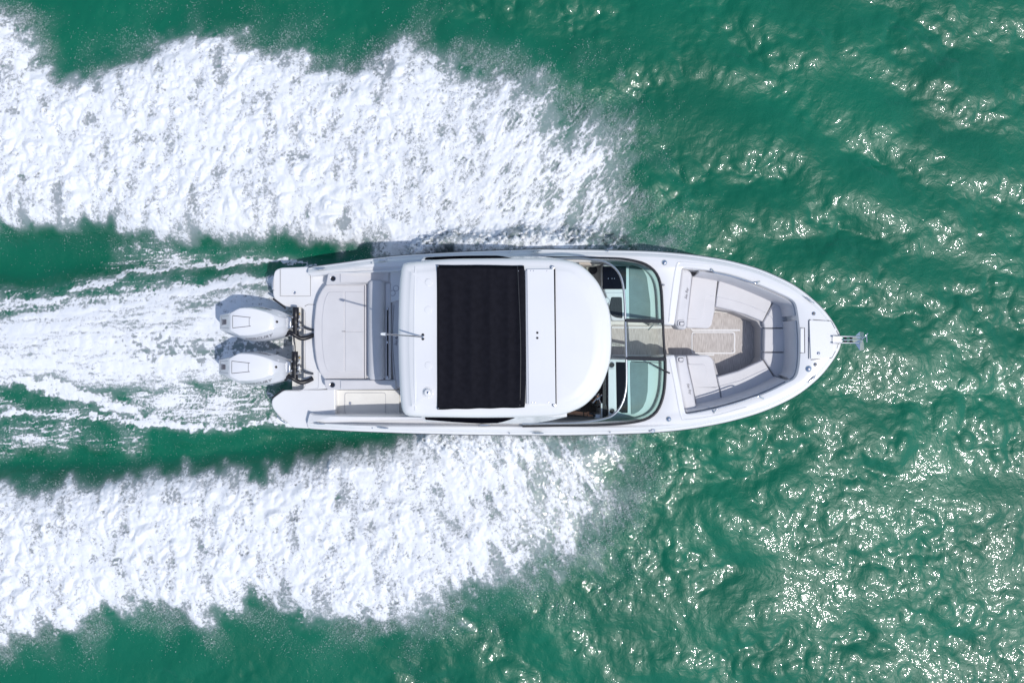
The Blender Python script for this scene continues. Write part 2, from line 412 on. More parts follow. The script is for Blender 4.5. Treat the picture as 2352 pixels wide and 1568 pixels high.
def sheet(name, X, Y, Z, keep, attrs, m):
    ny, nx = X.shape
    idx = np.arange(ny*nx).reshape(ny, nx)
    q = np.stack([idx[:-1, :-1], idx[:-1, 1:], idx[1:, 1:], idx[1:, :-1]], -1).reshape(-1, 4)
    if keep is not None: q = q[keep.reshape(-1)]
    used = np.zeros(ny*nx, bool); used[q.ravel()] = True
    remap = np.cumsum(used)-1; q = remap[q]
    co = np.stack([X.ravel()[used], Y.ravel()[used], Z.ravel()[used]], 1)
    return co, q, {k: a.ravel()[used] for k, a in attrs.items()}, m

def build(name, co, q, attrs, m, label, cat_, kind, group=None, origin=(0, 0, 0)):
    me = bpy.data.meshes.new(name); nv, nf, k = len(co), len(q), q.shape[1]
    me.vertices.add(nv); me.vertices.foreach_set('co', (co-np.array(origin)).astype(np.float32).ravel())
    me.loops.add(nf*k); me.loops.foreach_set('vertex_index', q.astype(np.int32).ravel())
    me.polygons.add(nf); me.polygons.foreach_set('loop_start', np.arange(0, nf*k, k, dtype=np.int32))
    me.polygons.foreach_set('use_smooth', np.ones(nf, bool))
    for an, a in attrs.items():
        at = me.attributes.new(an, 'FLOAT', 'POINT'); at.data.foreach_set('value', a.astype(np.float32))
    me.update(calc_edges=True); me.validate()
    me.materials.append(m); o = bpy.data.objects.new(name, me); place(o, None, Vector(origin))
    o['label'] = label; o['category'] = cat_
    if kind: o['kind'] = kind
    if group: o['group'] = group
    return o

# materials of the sea
def water_mat():
    m, t, b = mat('sea water', (.0, .125, .075), .40, ior=1.333)
    L = t.links; N = t.nodes.new
    geo = N('ShaderNodeNewGeometry')
    n0 = N('ShaderNodeTexNoise'); n0.inputs['Scale'].default_value = .35; n0.inputs['Detail'].default_value = 3; L.new(geo.outputs['Position'], n0.inputs['Vector'])
    r = N('ShaderNodeValToRGB'); r.color_ramp.elements[0].color = (.0, .106, .056, 1); r.color_ramp.elements[1].color = (.0, .134, .072, 1)
    r.color_ramp.elements[0].position = .35; r.color_ramp.elements[1].position = .65
    L.new(n0.outputs[0], r.inputs[0])
    aa = N('ShaderNodeAttribute'); aa.attribute_name = 'air'
    ml = N('ShaderNodeMath'); ml.operation = 'MULTIPLY'; ml.inputs[1].default_value = .92; ml.use_clamp = True; L.new(aa.outputs['Fac'], ml.inputs[0])
    mc = N('ShaderNodeMix'); mc.data_type = 'RGBA'; L.new(ml.outputs[0], mc.inputs['Factor']); L.new(r.outputs[0], mc.inputs['A']); mc.inputs['B'].default_value = (.31, .345, .37, 1)
    L.new(mc.outputs['Result'], b.inputs['Base Color'])
    n1 = N('ShaderNodeTexNoise'); n1.inputs['Scale'].default_value = 8; n1.inputs['Detail'].default_value = 2.5; n1.inputs['Distortion'].default_value = .6
    L.new(geo.outputs['Position'], n1.inputs['Vector'])
    b1 = N('ShaderNodeBump'); b1.inputs['Distance'].default_value = .013; b1.inputs['Strength'].default_value = 1; L.new(n1.outputs[0], b1.inputs['Height'])
    n2 = N('ShaderNodeTexNoise'); n2.inputs['Scale'].default_value = 30; n2.inputs['Detail'].default_value = 2; L.new(geo.outputs['Position'], n2.inputs['Vector'])
    at = N('ShaderNodeAttribute'); at.attribute_name = 'ripple'
    mu = N('ShaderNodeMath'); mu.operation = 'MULTIPLY_ADD'; mu.inputs[1].default_value = .95; mu.inputs[2].default_value = .05; L.new(at.outputs['Fac'], mu.inputs[0])
    b2 = N('ShaderNodeBump'); b2.inputs['Distance'].default_value = .035; L.new(mu.outputs[0], b2.inputs['Strength']); L.new(n2.outputs[0], b2.inputs['Height']); L.new(b1.outputs[0], b2.inputs['Normal'])
    L.new(b2.outputs[0], b.inputs['Normal']); L.new(b2.outputs[0], b.inputs['Coat Normal'])
    b.inputs['Coat Weight'].default_value = .8; b.inputs['Coat Roughness'].default_value = .04; b.inputs['Coat IOR'].default_value = 1.333
    return m
WATER = water_mat()

def foam_mat():
    m, t, b = mat('sea foam', (.79, .81, .84), .55, spec=.4)
    L = t.links; N = t.nodes.new
    geo = N('ShaderNodeNewGeometry'); at = N('ShaderNodeAttribute'); at.attribute_name = 'cover'
    n1 = N('ShaderNodeTexNoise'); n1.inputs['Scale'].default_value = 17; n1.inputs['Detail'].default_value = 6; n1.inputs['Roughness'].default_value = .65; n1.inputs['Distortion'].default_value = .8
    L.new(geo.outputs['Position'], n1.inputs['Vector'])
    n2 = N('ShaderNodeTexNoise'); n2.inputs['Scale'].default_value = 58; n2.inputs['Detail'].default_value = 2; L.new(geo.outputs['Position'], n2.inputs['Vector'])
    a = N('ShaderNodeMath'); a.operation = 'MULTIPLY_ADD'; a.inputs[1].default_value = .9; L.new(n1.outputs[0], a.inputs[0]); L.new(at.outputs['Fac'], a.inputs[2])
    a2 = N('ShaderNodeMath'); a2.operation = 'MULTIPLY_ADD'; a2.inputs[1].default_value = .5; L.new(n2.outputs[0], a2.inputs[0]); L.new(a.outputs[0], a2.inputs[2])
    mr = N('ShaderNodeMapRange'); mr.interpolation_type = 'SMOOTHSTEP'; mr.inputs['From Min'].default_value = 1.02; mr.inputs['From Max'].default_value = 1.52
    L.new(a2.outputs[0], mr.inputs['Value']); L.new(mr.outputs[0], b.inputs['Alpha'])
    bp = N('ShaderNodeBump'); bp.inputs['Distance'].default_value = .009; bp.inputs['Strength'].default_value = .9; L.new(n1.outputs[0], bp.inputs['Height'])
    bp2 = N('ShaderNodeBump'); bp2.inputs['Distance'].default_value = .005; bp2.inputs['Strength'].default_value = .8; L.new(n2.outputs[0], bp2.inputs['Height']); L.new(bp.outputs[0], bp2.inputs['Normal'])
    L.new(bp2.outputs[0], b.inputs['Normal'])
    b.inputs['Subsurface Weight'].default_value = 0
    return m
FOAM = foam_mat()
DROP, _t, _b = mat('spray drops', (.7, .73, .75), .3); DROP = noise_col(DROP, _t, _b, (.66, .70, .72), (.78, .80, .82), 3)

# the water sheet: detailed patch plus a plain skirt out to the horizon
s2 = slice(None, None, 2)
air = np.maximum(np.maximum(.95*(1-.38*fwd)*gauss(AB, .09)*sstep(.1, .5, AB), .88*gauss(pC, .14)*np.clip(.95+.2*anC, .4, 1.1)), np.clip(gauss(np.clip(cov, 0, 1), .06)*1.35 - .16, 0, 1))*np.clip(np.maximum(AB, pC) + .75 + .45*iso1, .1, 1.1) + .28*mist*np.clip(.7+.3*gra, 0, 2)
co, q, at, m = sheet('water', (GX+wdx*fade*calm)[s2, s2], (GY+wdy*fade*calm)[s2, s2], water_h[s2, s2], None, {'ripple': mist[s2, s2], 'air': air[s2, s2]}, WATER)
co[:, 2] -= 0.0
B = 3000.
n0 = len(co)
c4 = [(gx[s2][0], gy[s2][0]), (gx[s2][-1], gy[s2][0]), (gx[s2][-1], gy[s2][-1]), (gx[s2][0], gy[s2][-1])]
o4 = [(-B, -B), (B, -B), (B, B), (-B, B)]
co = np.vstack([co, [(x, y, 0) for x, y in c4], [(x, y, 0) for x, y in o4]])
q = np.vstack([q, [(n0+i, n0+4+i, n0+4+(i+1) % 4, n0+(i+1) % 4) for i in range(4)]])
at = {k_: np.r_[v_, np.zeros(8)] for k_, v_ in at.items()}
build('sea_water', co, q, at, WATER, 'choppy green sea water around the speeding boat', 'water', 'structure')

cm = (cov > .30)
keepf = cm[:-1, :-1] | cm[1:, 1:] | cm[:-1, 1:] | cm[1:, :-1]
cy_, cx_ = PY[:-1, :-1], PX[:-1, :-1]
upper = np.interp(cx_, [-500, 250, 500, 700, 1000, 2400], [590, 545, 566, 575, 784, 784])
lower = np.interp(cx_, [-500, 300, 700, 950, 1000, 2400], [1075, 1062, 1020, 990, 784, 784])
zone = np.where(cy_ < upper, 0, np.where(cy_ > lower, 1, 2))
FX, FY = GX+wdx*fade*calm*.5, GY+wdy*fade*calm*.5
for zi, nm, lb in ((0, 'bow_spray_foam', 'thick white foam thrown out along the port side, upper half of the photo'),
                   (1, 'bow_spray_foam', 'thick white foam thrown out along the starboard side, lower half of the photo'),
                   (2, 'propeller_wash_foam', 'streaky white foam trail behind the two outboard engines')):
    co, q, at, m = sheet(nm, FX, FY, foam_h, keepf & (zone == zi), {'cover': cov}, FOAM)
    build(nm, co, q, at, FOAM, lb, 'foam', 'stuff', 'foam of the wake')

# airborne drops
rg = np.random.default_rng(77)
def drops(prob, n, zone_mask, name, label):
    p = (prob*zone_mask).ravel(); p = p/p.sum(); c = np.cumsum(p)
    i = np.searchsorted(c, rg.random(n)); i = np.clip(i, 0, len(c)-1)
    x = GX.ravel()[i] + (rg.random(n)-.5)*DX; y = GY.ravel()[i] + (rg.random(n)-.5)*DX
    z = water_h.ravel()[i] + .01 + rg.exponential(.07, n)
    r = .0019 + .0030*rg.random(n)**4 + .003*(rg.random(n) < .03)
    st = 1 + 1.2*rg.random(n); an = np.where(y > 0, angA, angB) + rg.normal(0, .5, n)
    O = np.array([(1, 0, 0), (-1, 0, 0), (0, 1, 0), (0, -1, 0), (0, 0, 1), (0, 0, -1)], float)
    v = O[None]*r[:, None, None]; v[:, :2, 0] *= st[:, None]
    ca, sa = np.cos(an)[:, None], np.sin(an)[:, None]
    vx, vy = v[..., 0]*ca - v[..., 1]*sa, v[..., 0]*sa + v[..., 1]*ca
    co = np.stack([vx + x[:, None], vy + y[:, None], v[..., 2] + z[:, None]], -1).reshape(-1, 3)
    T = np.array([(0, 2, 4), (2, 1, 4), (1, 3, 4), (3, 0, 4), (2, 0, 5), (1, 2, 5), (3, 1, 5), (0, 3, 5)])
    q = (np.arange(n)[:, None, None]*6 + T[None]).reshape(-1, 3)
    return build(name, co, q, {}, DROP, label, 'spray', 'stuff', 'spray drops')
rim = np.clip(np.maximum(pA, pB)*(1-sstep(.55, .98, edge)), 0, 1)
clump = np.clip(.25 + .5*side + .45*iso2, 0.02, 3)
pr = (mist*.8 + rim*fwd*1.1)*clump
drops(pr, 55000, GY > 0, 'spray_drops', 'fine white drops flying off the port foam edge')
drops(pr, 50000, GY < 0, 'spray_drops', 'fine white drops flying off the starboard foam edge')
prw = sum(polyf(p_, .2) for p_, d_ in LACE)*(1-sstep(.5, .9, cov))*np.clip(.3+.5*iso2, .02, 3)*sstep(1060, 1000, np.abs(PY-0))
prw += .25*polyf([(220, 530), (600, 560), (720, 600), (300, 630)], .2) + .5*polyf([(-200, 1020), (600, 990), (900, 1000), (600, 1030), (-200, 1070)], .2)
drops(prw, 4500, np.ones_like(GX), 'spray_drops', 'scattered white drops over the dark water behind the stern')
del w1, w2, w3, w4, WX, WY, WXs, WYs, lump, lumpf, tex, side, anA, anB, anC, drp, iso1, iso2, big

#BOAT
# ------------------------------------------------------------------ the motorboat
boat = empty('motorboat', P(1279, 788, 0))
boat['label'] = 'white open bow motorboat with hardtop, black sunroof canvas and twin outboards'
boat['category'] = 'motorboat'
def zd(x): return np.interp(x, [600, 708, 820, 900, 1200, 1500, 1750, 1933], [.80, .86, 1.12, 1.18, 1.30, 1.42, 1.50, 1.56])

PORT_E = [(709, 614), (760, 607), (800, 601.5), (850, 594.5), (920, 587), (1000, 582), (1100, 577), (1230, 573), (1300, 573), (1400, 574.5), (1500, 577.5), (1580, 584), (1650, 594), (1700, 605), (1750, 620), (1800, 642), (1829, 658), (1860, 681), (1890, 709), (1912, 737), (1927, 763), (1933, 779)]
STAR_E = [(709, 984), (800, 989), (900, 993), (1000, 996), (1100, 998), (1230, 999), (1300, 999), (1400, 997), (1500, 993), (1580, 985), (1650, 973), (1700, 961), (1750, 945.5), (1800, 924), (1840, 901), (1879, 869), (1905, 839), (1925, 808), (1933, 785)]
edge_f = cat(PORT_E + STAR_E[::-1], 260)
N_E = len(edge_f)
def at_z(f, dz): return np.array([P(x, y, zd(x)+dz)[:2] for x, y in f]), np.array([zd(x)+dz for x, y in f])
eo, ez = at_z(edge_f, -.10)
sg = -1                                            # the rim runs clockwise seen from above
def rim_ring(d, dz): return ring3(inset(eo, sg*d, False), ez + .10 + dz)

WS_P = [(1200, 591), (1292, 592), (1350.6, 592.7), (1416.5, 594), (1446, 597), (1475, 603.7), (1492.7, 613), (1506, 625.7), (1514.6, 643), (1519, 665), (1521, 694.5), (1522.7, 737)]
WS_S = [(1528, 825), (1528.5, 854), (1527, 884), (1524, 906), (1517.6, 927.7), (1507, 946.7), (1489.7, 960), (1467.8, 967), (1438.5, 971.6), (1394.5, 974.6), (1336, 976), (1200, 978)]
BOWP = [(1547, 745), (1549, 730), (1557, 672), (1564, 620), (1569, 612.5), (1585, 613), (1624, 618), (1668, 625.5), (1712, 638.7), (1756, 656), (1792.7, 672), (1815, 683), (1827, 693), (1832, 706), (1836, 730), (1838.5, 755), (1840, 784), (1840, 812), (1838, 838), (1834, 858), (1826, 871), (1812, 879), (1770.7, 899.5), (1726.8, 917), (1668, 934.7), (1624, 945), (1585, 952), (1576, 951), (1571, 943), (1562, 895), (1553, 848), (1548, 817)]
inn_p = [(713, 632), (760, 627), (830, 624), (915, 620), (1000, 612), (1150, 603), (1250, 599)]
inn_s = [(711, 951), (725, 955), (800, 957.5), (915, 958.5), (1050, 961), (1200, 966), (1250, 968)]
wsp_in = [(x-(6 if x > 1440 else 0)-2, y+6) for x, y in WS_P[1:]]; wss_in = [(x-(5 if x > 1440 else 0)-2, y-5) for x, y in WS_S[:-1]]
inner_f = np.vstack([cat(inn_p + wsp_in, 110), cat(BOWP, 170), cat(wss_in + inn_s[::-1], 110)])
io, iz = at_z(inner_f, 0)
# hull shell below the rub rail
cyl = lambda x: np.interp(x, [600, 1933], [800, 780])
cen = np.array([[P(x, cyl(x), zd(x)-.1)[0], P(x, cyl(x), zd(x)-.1)[1]] for x, y in edge_f])
sb = np.clip((edge_f[:, 0]-1250)/683, 0, 1)
def hring(k, kb, z, zb, xb):
    kk = (k + kb*sb**2.2)[:, None]
    p = eo*(1-kk) + cen*kk; p = p.copy(); p[:, 0] -= xb*sb**3
    return ring3(p, z + zb*sb**2)
zr = ez
V, F = loft([rim_ring(0, -.10), rim_ring(.012, -.17), ring3(eo*.97+cen*.03, ez-.22), hring(.07, .16, .62, .35, .10), hring(.13, .40, .30, .34, .35), hring(.20, .55, .06, .36, .6), hring(1., 0, -.38, .40, 1.1)], False)
hull = mk('hull', V, F, GEL, boat)
tr = [rim_ring(.02, -.30)[0], hring(.07, .16, .62, .35, .10)[0], hring(.20, .55, .06, .36, .6)[0], hring(1., 0, -.38, .40, 1.1)[0], hring(.20, .55, .06, .36, .6)[-1], hring(.07, .16, .62, .35, .10)[-1], rim_ring(.02, -.30)[-1]]
mk('transom', tr, [tuple(range(7))], GEL, boat, smooth=False)
tube('rub_rail', ring3(eo, ez-.012)[::2], .012, RUBBER, boat, seg=6)
# deck: stepped gunwale edge, top and the walls of the openings
R = [rim_ring(0, -.10), rim_ring(.020, -.075), rim_ring(.045, -.070), rim_ring(.066, -.030), rim_ring(.085, -.020), rim_ring(.10, -.004), rim_ring(.112, 0)]
V, F = loft(R, False)
top_o = R[-1]; poly = np.vstack([top_o, ring3(io, iz)[::-1]])
tri = tessellate_polygon([[Vector((p[0], p[1], 0)) for p in poly]])
b0 = len(V); V = V + [tuple(p) for p in poly]; F = F + [(b0+a, b0+b, b0+c) for a, b, c in tri]
FL = .45
sgi = -1
wl = [ring3(io, iz), ring3(inset(io, sgi*.010, False), iz-.004), ring3(inset(io, sgi*.016, False), iz-.016), ring3(inset(io, sgi*.022, False), np.full(len(io), FL-.03))]
V2, F2 = loft(wl, False); b0 = len(V); V += V2; F += [tuple(i+b0 for i in f) for f in F2]
for k, (ra, rb) in ((0, (R[-1][0], ring3(io, iz)[0])), (-1, (R[-1][-1], ring3(io, iz)[-1]))):
    b0 = len(V); V += [tuple(R[0][k]), tuple(ra), tuple(rb), (rb[0], rb[1], .5), (R[0][k][0], R[0][k][1], .5)]; F.append(tuple(range(b0, b0+5)))
deck = mk('deck', V, F, GEL, boat, angle=28)

# cockpit sole and bow floor
floor_o = [(768, 897), (768, 966), (1000, 964), (1300, 974), (1480, 966), (1526, 905), (1545, 830), (1580, 955), (1730, 920), (1836, 870), (1846, 784), (1836, 700), (1730, 640), (1560, 612), (1545, 735), (1520, 680), (1480, 607), (1300, 590), (905, 606), (905, 897)]
slab('cockpit_sole', floor_o, FL-.06, FL-.012, CREAM, boat, edge=.004)
flo = slab('woven_floor', fillet([(1405, 745), (1625, 752), (1642, 716), (1683, 722), (1734, 741), (1742, 755), (1742, 818), (1736, 830), (1690, 855), (1648, 866), (1636, 822), (1405, 819)], 7), FL-.02, FL, WOOD, boat, edge=.003)
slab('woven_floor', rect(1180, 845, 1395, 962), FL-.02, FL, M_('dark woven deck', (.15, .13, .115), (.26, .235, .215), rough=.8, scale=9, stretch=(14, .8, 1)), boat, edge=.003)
slab('hatch_frame', rect(1588, 761.5, 1689, 812.5), FL-.01, FL+.010, GEL, boat, r=7, edge=.004)
ht = slab('floor_hatch', rect(1591, 764.5, 1686, 809.5), FL-.01, FL+.014, WOOD, boat, r=5, edge=.003)
for x, y in ((1594.5, 768), (1682, 767.5), (1595, 806.5), (1682, 806)):
    lathe('screw', P(x, y, FL+.014), [(.009, 0), (.009, .003), (.004, .005)], CHROME, ht, 10)
strip('floor_border', [(1405, 752), (1586, 752), (1590, 758), (1700, 758)], .03, FL+.002, GEL, boat)
strip('floor_border', [(1405, 816), (1586, 816), (1592, 815), (1640, 815)], .02, FL+.002, GEL, boat)

# ---- swim platform and transom deck
ZP = .70
plat = fillet([(644, 615), (714, 612), (730, 628), (905, 628), (905, 894), (770.5, 894), (770.5, 966), (735, 976), (711, 984), (672, 982), (659, 970), (641, 957), (624, 934), (624, 916), (651, 896), (692, 896), (700, 887), (700, 714), (692, 706), (655, 704), (628.5, 685), (626, 668), (627, 638), (631, 621)],
              [10, 2, 2, 2, 2, 2, 2, 4, 6, 12, 8, 10, 14, 12, 6, 6, 6, 6, 6, 8, 12, 8, 12, 10])
pl = slab('swim_platform', plat, .44, ZP, GEL, boat, edge=.02)
slab('platform_hatch', rect(645, 617.5, 712, 678.5), ZP-.01, ZP+.008, GEL, pl, r=1.5, edge=.004)
strip('panel_gap', [(713, 614), (713, 680), (643.5, 680), (643.5, 618)], .007, ZP+.001, SEAM, pl)
def push_knob(c, par, r=.026):
    k = lathe('latch_knob', c, [(r, 0), (r, .006), (r*.8, .010), (r*.55, .007), (r*.45, .012), (r*.1, .014)], CHROME, par, 18)
    return k
push_knob(P(676.7, 672, ZP+.008), pl)
strip('panel_gap', [(700, 703), (708, 699), (724, 699.5)], .007, ZP+.001, SEAM, pl)
strip('panel_gap', [(686, 893), (691, 895), (726, 892), (731, 887), (731, 853)], .006, ZP+.001, SEAML, pl, n=40)
for pts in ([(631, 639, ZP-.03), (625.5, 645, ZP+.02), (625, 655, ZP+.025), (627, 665, ZP+.02), (632, 668, ZP-.03)],
            [(640, 950, ZP-.03), (637, 954, ZP+.015), (645, 964, ZP+.02), (657, 970.5, ZP+.015), (661, 968, ZP-.03)]):
    tube('grab_rail', [P(*p) for p in pts], .011, CHROME, pl, n=24)
# bumper trim below the platform lip
for pts in ([(627, 686), (654, 705.5), (655, 709)], [(652, 894), (625, 914)]):
    tube('edge_trim', [P(x, y, ZP-.06) for x, y in pts], .018, RUBBER, pl, seg=6)
# engine well
we = empty('engine_well', P(686, 797, .45), boat)
slab('well_floor', rect(671, 700, 702, 900), .40, .46, CREAM, we, edge=.004)
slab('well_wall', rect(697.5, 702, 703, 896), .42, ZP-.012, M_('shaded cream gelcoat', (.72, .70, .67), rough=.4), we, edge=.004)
for y0, y1 in ((717, 756), (817, 858)):
    slab('mount_rail', rect(685.5, y0, 689.5, y1), .45, .475, ALU, we, edge=.004)
    for y in (y0+4, y1-3): lathe('mount_nut', P(688, y, .475), [(.020, 0), (.020, .016), (.010, .018), (.010, .034), (.003, .036)], BRASS, we, 6)
for j, (ya, yb) in enumerate(((744, 835), (750, 812))):
    tube('control_cable', [P(676+j*3, ya, .52), P(674+j*2, (ya+yb)/2-12, .50), P(678, (ya+yb)/2+10, .50), P(676+3*j, yb, .51)], .005, RUBBER, we, n=24, seg=6)

# ---- sunpad, bolster and aft seats
ZS = .92
SP = [(747, 653.5), (841, 651.5), (841, 871), (745, 871), (733, 855), (725.5, 830), (721.5, 797), (720, 768), (720.3, 741), (724.5, 699), (730, 681), (737, 667)]
slab('sunpad_base', [(x+2 if x < 760 else x, y) for x, y in SP], ZP-.01, ZS-.07, GEL, boat, edge=.01)
sp = slab('sunpad', fillet(SP, 4), ZS-.08, ZS, VINYL, boat, edge=.03, steps=4)
IN = [(754, 670.5), (791.0, 669.8), (791.0, 853), (752.5, 853.2), (746, 838), (742, 815), (739, 780), (739.3, 730), (743, 700), (747, 684)]
slab('cushion_panel', fillet(IN, 4), ZS-.02, ZS+.010, VINYL, sp, edge=.010)
slab('cushion_panel', rect(792.6, 669.5, 835, 760.4), ZS-.02, ZS+.010, VINYL, sp, r=1.5, edge=.010)
slab('cushion_panel', rect(792.6, 762.0, 835, 853), ZS-.02, ZS+.010, VINYL, sp, r=1.5, edge=.010)
slab('cushion_gap', rect(836.3, 655, 838, 869), ZS-.02, ZS+.004, PIPE, sp, edge=.001)
slab('pull_tab', rect(785, 760.2, 793, 761.6), ZS, ZS+.016, PIPE, sp, edge=.002)
# rounded bolster: stadium section swept athwart
def bolster(name, a, b, wd, ht_, z0, m, par, seg=14, cap=.06):
    a, b = Vector(a), Vector(b); t = (b-a); L = t.length; t.normalize(); s = Vector((-t.y, t.x, 0))
    rings = []
    for u in [0, .15, .35, .6, .85, 1.0]:
        f = math.sin(u*math.pi/2); d = cap*(1-math.cos(u*math.pi/2))
        rings.append((d, .55+.45*f))
    st = [(d*1.0, k) for d, k in rings] + [(L-d, k) for d, k in rings[::-1]]
    RR = []
    for d, k in st:
        c = a + t*d; row = []
        for i in range(seg+1):
            an = math.pi*i/seg
            ca, sa = math.cos(an), math.sin(an)
            x = math.copysign(abs(ca)**.7, ca)*wd/2*k; z = (abs(sa)**.6)*ht_*(.75+.25*k)
            row.append(c + s*x + Vector((0, 0, z0 - a.z + z)))
        RR.append(row)
    V, F = loft(RR, False, False, False)
    n = seg+1
    F.append(tuple(range(n))); F.append(tuple(range(len(V)-n, len(V)))); F.append(tuple([i*n for i in range(len(RR))] + [i*n+n-1 for i in range(len(RR)-1, -1, -1)]))
    return mk(name, V, F, m, par)
k = bolster('backrest_bolster', P(863, 643, 1.10), P(863, 872.5, 1.10), .315, .30, .82, VINYL2, boat)
slab('seat_block', rect(841, 650, 905, 875), .60, .86, GEL, boat, edge=.01)
slab('seat_back_panel', rect(884.5, 650, 897.5, 872), .8, 1.02, VINYL2, boat, r=2, edge=.02)
rl = slab('backrest_rail', rect(888.5, 707, 891.7, 869), 1.00, 1.04, BLACK, boat, edge=.006)
for y in (709, 786, 866): slab('rail_clip', rect(888, y-2.6, 891, y+2.6), 1.03, 1.055, CHROME, rl, edge=.004)
st = slab('cockpit_seat', [(899, 690), (922, 668), (960, 660), (960, 890), (905, 890), (901, 850), (898, 790)], .75, .97, VINYL2, boat, r=4, edge=.03)
strip('seat_seam', [(905, 700), (902, 760), (902.5, 800), (909, 885)], .008, .972, PIPE, st, n=20)
flat_text('embroidery', 'Sea Ray', .062, P(910.5, 781, .974), math.radians(84), LETTER, st, .45)
def cup(x, y, z, r, par, name='cup_holder', inner=BLACK, rimm=CHROME):
    c = P(x, y, z)
    o = lathe(name, c, [(r, -.002), (r, .004), (r*.93, .008), (r*.80, .006), (r*.78, -.002)], rimm, par, 24)
    lathe('cup_well', c, [(r*.79, .001), (r*.79, .0045), (r*.5, .0035), (r*.3, .004)], inner, o, 20)
    return o
PA = [(757, 627), (874, 624), (890, 630), (899, 632), (899, 652), (756, 653.5), (750, 650)]
ar = slab('side_coaming', [(753, 628), (898, 623.5), (898, 651), (850, 651), (748, 654)], ZP, .985, VINYL2, boat, r=3, edge=.015)
slab('arm_cushion', [(781, 626.5), (893, 624.5), (893, 646), (781, 648.5)], .96, 1.01, VINYL, ar, r=2, edge=.012)
cup(765, 639.8, .987, .050, ar)
ar = slab('side_coaming', [(744, 871.5), (910, 871.5), (912, 894), (752, 895), (747, 889)], ZP, .985, VINYL2, boat, r=3, edge=.015)
slab('arm_cushion', [(782, 873), (908, 873), (909, 892.5), (782, 893.5)], .96, 1.01, VINYL, ar, r=2, edge=.012)
cup(763.5, 883.5, .987, .050, ar)
cs = slab('side_console', [(896, 621), (930, 619), (930, 690), (911, 690), (897, 695)], .6, 1.00, GEL, boat, edge=.01)
for x, y in ((909.6, 662), (901.8, 673)): cup(x, y, 1.0, .052, cs, 'drink_ring', GEL, SEAML)
# starboard walk-through
stp = slab('walkway_panel', [(774, 895.5), (917, 895.5), (917, 960), (774, 960)], FL-.02, .52, CREAM, boat, edge=.006)
slab('locker_hatch', rect(792.5, 902, 885, 949), .50, .528, CREAM, stp, r=6, edge=.004)
strip('hatch_gasket', fillet(rect(791.8, 901.3, 885.7, 949.7), 6.4), .007, .522, SEAML, stp, closed=True)
push_knob(P(804, 925.5, .528), stp)
slab('gate_latch', rect(861, 955, 870, 957), .52, .60, BLACK, stp, edge=.003)

# ---- hardtop
HT = [(1, 150), (300, 128), (500, 112), (800, 107), (1100, 105), (1300, 108), (1430, 120), (1500, 137), (1570, 172), (1640, 235), (1700, 312), (1750, 420), (1780, 510), (1797, 620), (1802, 740), (1797, 870), (1780, 975), (1740, 1090), (1690, 1180), (1620, 1258), (1550, 1308), (1430, 1356), (1300, 1376), (1000, 1385), (700, 1387), (400, 1382), (200, 1376), (150, 1366), (120, 1330), (105, 1250), (95, 1100), (88, 900), (86, 740), (88, 560), (95, 350), (105, 230), (118, 165), (140, 145), (180, 138)]
HT = [(890+u*.28568, 562.7+v*.28568) for u, v in HT[1:]]
ZH = 2.56
hf = cat(HT, 150, True); hxy = np.array([P(x, y, ZH)[:2] for x, y in hf])
if area(hxy) < 0: hxy = hxy[::-1]
RR = [ring3(inset(hxy, .10), ZH-.10), ring3(inset(hxy, .02), ZH-.06), ring3(hxy, ZH-.02)]
for d, z in ((.010, .012), (.03, .036), (.06, .056), (.10, .068), (.155, .074), (.170, .084), (.185, .088), (.26, .094), (.45, .100), (.75, .104)):
    if d < .2: RR.append(ring3(inset(hxy, d), ZH+z)); r_in = RR[-1][:, :2]; continue
    hc_ = hxy.mean(0); RR.append(ring3(hc_ + (r_in-hc_)*(1-(d-.18)*.9), ZH+z))
RR = [r.copy() for r in RR]
xr = P(954, 784, ZH)[0]
for r in RR[3:]:
    d = xr - r[:, 0]; r[:, 2] -= np.clip(d, 0, .4)*.055*(d > 0)
    r[:, 2] += .010*np.exp(-((r[:, 0]-xr)/.05)**2)
V, F = loft(RR, True, True, False)
cidx = list(range(len(V)-150, len(V)))
tri = tessellate_polygon([[Vector((V[i][0], V[i][1], 0)) for i in cidx]])
F += [(cidx[a], cidx[b], cidx[c]) for a, b, c in tri]
top = mk('hardtop', V, F, GEL, boat, angle=30)
ZT = ZH+.100
# ridge moulding across the aft part of the roof
strip_pts = [P(954, 612, ZT-.008), P(953.3, 784, ZT-.006), P(954, 944, ZT-.008)]
tube('roof_ridge', strip_pts, [.004, .026, .03, .03, .03, .026, .004], GEL, top, n=30, seg=12, flat=.30)
